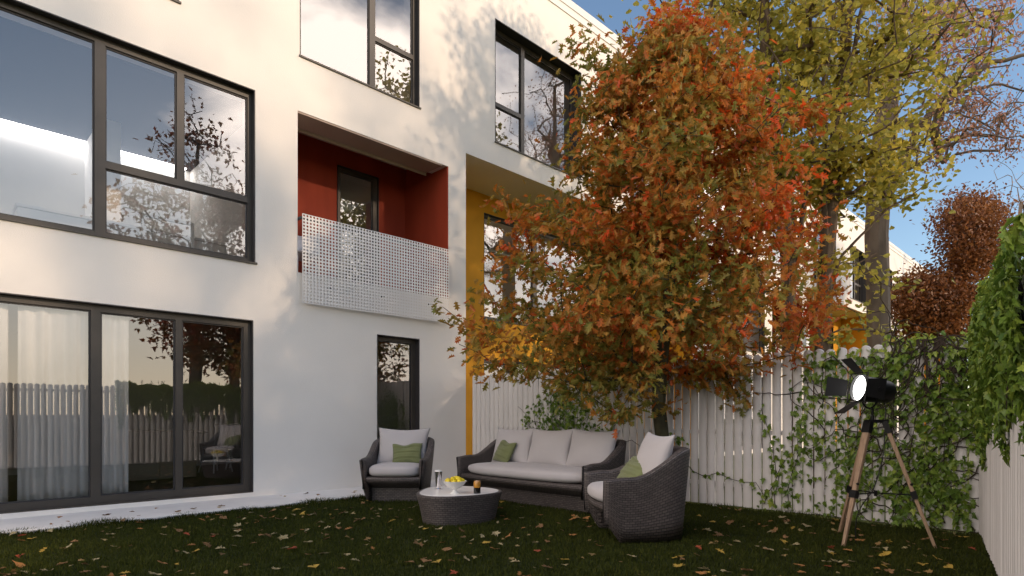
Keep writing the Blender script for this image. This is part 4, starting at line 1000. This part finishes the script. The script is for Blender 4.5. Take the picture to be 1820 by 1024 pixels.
# ------------------------------------------------------------------ inside the rooms and on the balcony
def curtain(label, x0, x1, y, z0, z1, folds):
    n = int((x1 - x0) / 0.02); rows = []; ph = random.uniform(0, 6)
    for i in range(n + 1):
        x = x0 + (x1 - x0) * i / n; col = []
        for j in range(9):
            f = j / 8; am = 0.018 + 0.022 * f; col.append(Vector((x, y + am * math.sin(folds * (x - x0) * 2 * math.pi + ph + 0.5 * math.sin(x * 7)) + 0.012 * math.sin(x * 23 + f * 2), z1 + (z0 - z1) * f)))
        rows.append(col)
    o = grid_mesh('curtain', rows, M['curtain'], None); md = o.modifiers.new('thick', 'SOLIDIFY'); md.thickness = 0.003
    tag(o, label, 'curtain', 'curtains behind the glass door'); return o
curtain('white curtain at the far left edge, inside the glass door', -0.8, 0.72, D + 0.235, 0.10, 2.56, 6)
curtain('broad white curtain filling the second pane of the glass door', 0.80, 1.47, D + 0.225, 0.10, 2.56, 7)
curtain('narrow white curtain drawn to the edge of the third pane of the glass door', 1.50, 1.83, D + 0.215, 0.10, 2.56, 9)
cb_ = empty('sideboard', (2.75, 10.9, 0.09)); tag(cb_, 'beige low cabinet standing inside behind the glass door', 'cabinet')
b = MB(); b.box(-0.55, 0.55, -0.2, 0.2, 0.04, 0.80); b.build('body', M['beige'], cb_)
for s in (-1, 1): b = MB(); b.box(s * 0.27 - 0.26, s * 0.27 + 0.26, -0.222, -0.202, 0.07, 0.77); bevel_obj(b.build('cabinet_door', M['beige'], cb_), 0.004)
def dining_chair(loc, rz, label):
    r = empty('dining_chair', loc, rz); tag(r, label, 'chair', 'white dining chairs')
    b = MB(); b.lathe([(0.0, 0.43), (0.20, 0.43), (0.215, 0.445), (0.20, 0.46), (0.0, 0.455)], k=24); b.build('seat', M['whitewood'], r, smooth=True)
    for sx_, sy_ in ((-1, -1), (1, -1), (1, 1), (-1, 1)):
        b = MB(); b.tube([(sx_ * 0.13, sy_ * 0.13, 0.43), (sx_ * 0.20, sy_ * 0.20, 0.0)], [0.018, 0.012], 8); b.build('leg', M['whitewood'], r, smooth=True)
    b = MB()
    for k in range(6):
        x = -0.17 + 0.068 * k; b.tube([(x * 0.95, 0.17, 0.45), (x * 1.15, 0.24, 0.86)], 0.008, 6)
    b.tube([(-0.21, 0.235, 0.86), (-0.1, 0.26, 0.875), (0.1, 0.26, 0.875), (0.21, 0.235, 0.86)], 0.018, 8); b.build('backrest', M['whitewood'], r, smooth=True)
    return r
dining_chair((3.95, 11.75, 0.09), R(200), 'white spindle chair nearest the right pane of the glass door')
dining_chair((4.55, 12.25, 0.09), R(150), 'white spindle chair standing deeper in the dining room')
tb = empty('dining_table', (3.55, 12.7, 0.09)); tag(tb, 'round white pedestal table inside behind the white chairs', 'table')
b = MB(); b.lathe([(0.0, 0.70), (0.52, 0.70), (0.55, 0.715), (0.52, 0.735), (0.0, 0.735)], k=40); b.build('table_top', M['whitewood'], tb, smooth=True)
b = MB(); b.lathe([(0.26, 0.0), (0.26, 0.012), (0.06, 0.05), (0.04, 0.3), (0.05, 0.69)], k=28); b.build('pedestal', M['whitewood'], tb, smooth=True)
wc = empty('white_counter', (1.6, 9.75, 3.02)); tag(wc, 'long white counter behind the big first floor window', 'counter')
b = MB(); b.box(-0.70, 1.75, -0.25, 0.25, 0.0, 0.66); bevel_obj(b.build('body', M['whitewood'], wc), 0.006)
b = MB(); b.box(-0.72, 1.77, -0.27, 0.27, 0.662, 0.70); bevel_obj(b.build('counter_top', M['whitewood'], wc), 0.004)
fr_ = empty('open_frame_stool', (2.45, 9.1, 3.02)); tag(fr_, 'slim white open frame stand behind the lower right pane of the first floor window', 'stand')
b = MB()
for s in (-1, 1): b.box(s * 0.30 - 0.02, s * 0.30 + 0.02, -0.02, 0.02, 0.0, 0.74)
b.box(-0.32, 0.32, -0.02, 0.02, 0.742, 0.78); b.build('frame', M['whitewood'], fr_)
bc = empty('balcony_chair', (4.18, 8.80, 3.14), R(10)); tag(bc, 'white moulded chair half hidden by the perforated balcony screen', 'chair')
rows = []
for i in range(13):
    a = math.pi * (-0.08 + 1.16 * i / 12); rows.append([Vector((0.27 * math.cos(a), 0.25 * math.sin(a), z)) * 1.0 if z < 0.5 else Vector((0.30 * math.cos(a), 0.29 * math.sin(a), z)) for z in (0.40, 0.46, 0.55, 0.68, 0.80)])
sh = grid_mesh('seat_shell', rows, M['whitewood'], bc); md = sh.modifiers.new('t', 'SOLIDIFY'); md.thickness = 0.015
b = MB(); b.lathe([(0.0, 0.41), (0.26, 0.40), (0.28, 0.42), (0.26, 0.44), (0.0, 0.435)], k=24); b.build('seat', M['whitewood'], bc, smooth=True)
for sx_, sy_ in ((-1, -1), (1, -1), (1, 1), (-1, 1)):
    b = MB(); b.tube([(sx_ * 0.15, sy_ * 0.15, 0.41), (sx_ * 0.21, sy_ * 0.21, 0.0)], 0.013, 8); b.build('leg', M['whitewood'], bc, smooth=True)

# ------------------------------------------------------------------ fallen leaves and grass
def leaf_mesh(name, tmpl, m, seed):
    rr = random.Random(seed); vs = [(x, y - 0.3, 0.0 + 0.9 * z * rr.uniform(0.4, 1.3) + rr.uniform(-0.03, 0.10)) for x, y, z in tmpl[0]]
    me = bpy.data.meshes.new(name); me.from_pydata(vs, [], tmpl[1]); me.materials.append(m); me.update(); return me
LM = {}
for k in FL:
    LM[k] = [leaf_mesh('fallen_leaf', t, FL[k], i * 7 + len(k)) for i, t in enumerate((MAPLE, MAPLE, OAK, GINKGO))]
lab = {'yellow': 'bright yellow leaf lying on the dark lawn', 'pale': 'pale cream leaf lying on the dark lawn', 'orange': 'orange leaf lying on the dark lawn', 'brown': 'dull brown leaf lying on the dark lawn', 'red': 'reddish leaf lying on the dark lawn'}
occ = [(ch1c[0], ch1c[1], 0.5), (ch2c[0], ch2c[1], 0.5), (tc_[0], tc_[1], 0.42), (5.75, 4.6, 0.5), (5.75, 5.3, 0.5), (5.75, 6.0, 0.5)]
cnt = 0
while cnt < 285:
    x, y = random.uniform(0.1, 7.0), random.uniform(0.8, 7.2)
    f = CF[0] * x + CF[1] * y; r = (CR[0] * x + CR[1] * y) / max(f, .1)
    if f < 4.0 or abs(r) > 0.86 or y < 0.93 - 0.1894 * (7.14 - x) + 0.12: continue
    if any((x - a) ** 2 + (y - b_) ** 2 < q * q for a, b_, q in occ): continue
    if random.random() > min(1.0, 5.2 / f + 0.15): continue
    k = random.choices(list(FL), (22, 26, 20, 28, 4))[0]
    o = bpy.data.objects.new('fallen_leaf', random.choice(LM[k])); COL.objects.link(o)
    o.location = (x, y, random.uniform(0.026, 0.042)); s = random.uniform(0.042, 0.088); o.scale = (s, s, s * random.uniform(0.7, 1.3))
    o.rotation_euler = (random.gauss(0, .22), random.gauss(0, .22), random.uniform(0, 6.28))
    tag(o, lab[k], 'leaf', k + ' leaves fallen on the lawn'); cnt += 1
for i in range(26):
    x = random.uniform(0.3, 6.0); y = random.uniform(7.3, 7.98); k = random.choice(('brown', 'brown', 'orange', 'yellow'))
    o = bpy.data.objects.new('fallen_leaf', random.choice(LM[k])); COL.objects.link(o); o.location = (x, y, 0.05); s = random.uniform(0.035, 0.085); o.scale = (s, s, s)
    o.rotation_euler = (random.gauss(0, .12), random.gauss(0, .12), random.uniform(0, 6.28)); tag(o, k + ' leaf lying on the pale paving strip under the glass door', 'leaf', k + ' leaves fallen on the paving')

def litter():
    pos, sc, yd = [], [], []
    while len(pos) < 230:
        x, y = random.uniform(0.1, 7.0), random.uniform(0.8, 7.2); f = CF[0] * x + CF[1] * y; r = (CR[0] * x + CR[1] * y) / max(f, .1)
        if f < 4.0 or abs(r) > 0.9 or y < 0.93 - 0.1894 * (7.14 - x) + 0.1 or any((x - a) ** 2 + (y - b_) ** 2 < q * q for a, b_, q in occ): continue
        pos.append((x, y, random.uniform(0.022, 0.045))); sc.append(random.uniform(0.022, 0.055)); yd.append((random.gauss(0, 1), random.gauss(0, 1), random.gauss(0, .2)))
    fr = frames(np.array(yd), np.array([0, 0, 1.0]) + rng.normal(size=(len(pos), 3)) * 0.25)
    tag(scatter('leaf_litter', MAPLE, pos, fr, sc, rng.random(len(pos)), M['litter']), kind='stuff')
litter()
def grass():
    n = 300000
    X = rng.uniform(-1.5, 7.02, n); Y = rng.uniform(0.0, 7.30, n); lip = rng.random(n) < 0.03; Y = np.where(lip, 7.20 + rng.random(n) ** 2 * (0.12 + 0.10 * np.sin(X * 7.0 + 2 * np.sin(X * 2.3))), Y)
    f = CF[0] * X + CF[1] * Y; r = (CR[0] * X + CR[1] * Y) / np.maximum(f, 0.1)
    keep = (Y > 0.93 - 0.1894 * (7.14 - X) + 0.02) & (f > 3.2) & (np.abs(r) < 1.15) & (rng.random(n) < np.clip(6.0 / f, 0.55, 1))
    X, Y = X[keep], Y[keep]; n = len(X)
    edge = np.exp(-((Y - 7.26) / 0.10) ** 2) + np.exp(-((X - 7.0) / 0.08) ** 2) + np.exp(-((Y - (0.93 - 0.1894 * (7.14 - X))) / 0.12) ** 2)
    tuft = 0.5 + 0.5 * np.sin(X * 5.3 + 1.7 * np.sin(Y * 2.1)) * np.sin(Y * 4.7 + np.sin(X * 3.3))
    h = rng.uniform(0.018, 0.040, n) * (0.8 + 0.45 * tuft) * (1 + 1.1 * edge * tuft); w = rng.uniform(0.0022, 0.0042, n)
    a = rng.uniform(0, 2 * np.pi, n); b = rng.uniform(0, 2 * np.pi, n); ln = rng.uniform(0.15, 0.75, n) * h
    V = np.zeros((n, 5, 3)); dx, dy = np.cos(a) * w, np.sin(a) * w; lx, ly = np.cos(b) * ln, np.sin(b) * ln
    for i, (sg, fz, fl) in enumerate(((-1, 0, 0), (1, 0, 0), (0.75, 0.6, 0.35), (-0.75, 0.6, 0.35), (0, 1, 1))):
        V[:, i, 0] = X + dx * sg + lx * fl; V[:, i, 1] = Y + dy * sg + ly * fl; V[:, i, 2] = h * fz
    me = bpy.data.meshes.new('grass'); me.vertices.add(n * 5); me.vertices.foreach_set('co', V.reshape(-1).astype(np.float32))
    base = np.arange(n)[:, None] * 5; LI = np.concatenate([base + np.array([[0, 1, 2, 3]]), base + np.array([[3, 2, 4]])], axis=1).reshape(-1)
    me.loops.add(len(LI)); me.loops.foreach_set('vertex_index', LI.astype(np.int32))
    LT_ = np.tile([4, 3], n); me.polygons.add(2 * n); me.polygons.foreach_set('loop_start', np.concatenate([[0], np.cumsum(LT_)[:-1]]).astype(np.int32)); me.polygons.foreach_set('loop_total', LT_.astype(np.int32))
    at = me.attributes.new('rnd', 'FLOAT', 'POINT'); at.data.foreach_set('value', np.repeat(np.clip(0.45 + 0.25 * (tuft - .5) + rng.normal(0, 0.2, n), 0, 1), 5).astype(np.float32))
    me.update(calc_edges=True)
    tag(link('grass', me, M['grassblade']), kind='stuff')
grass()
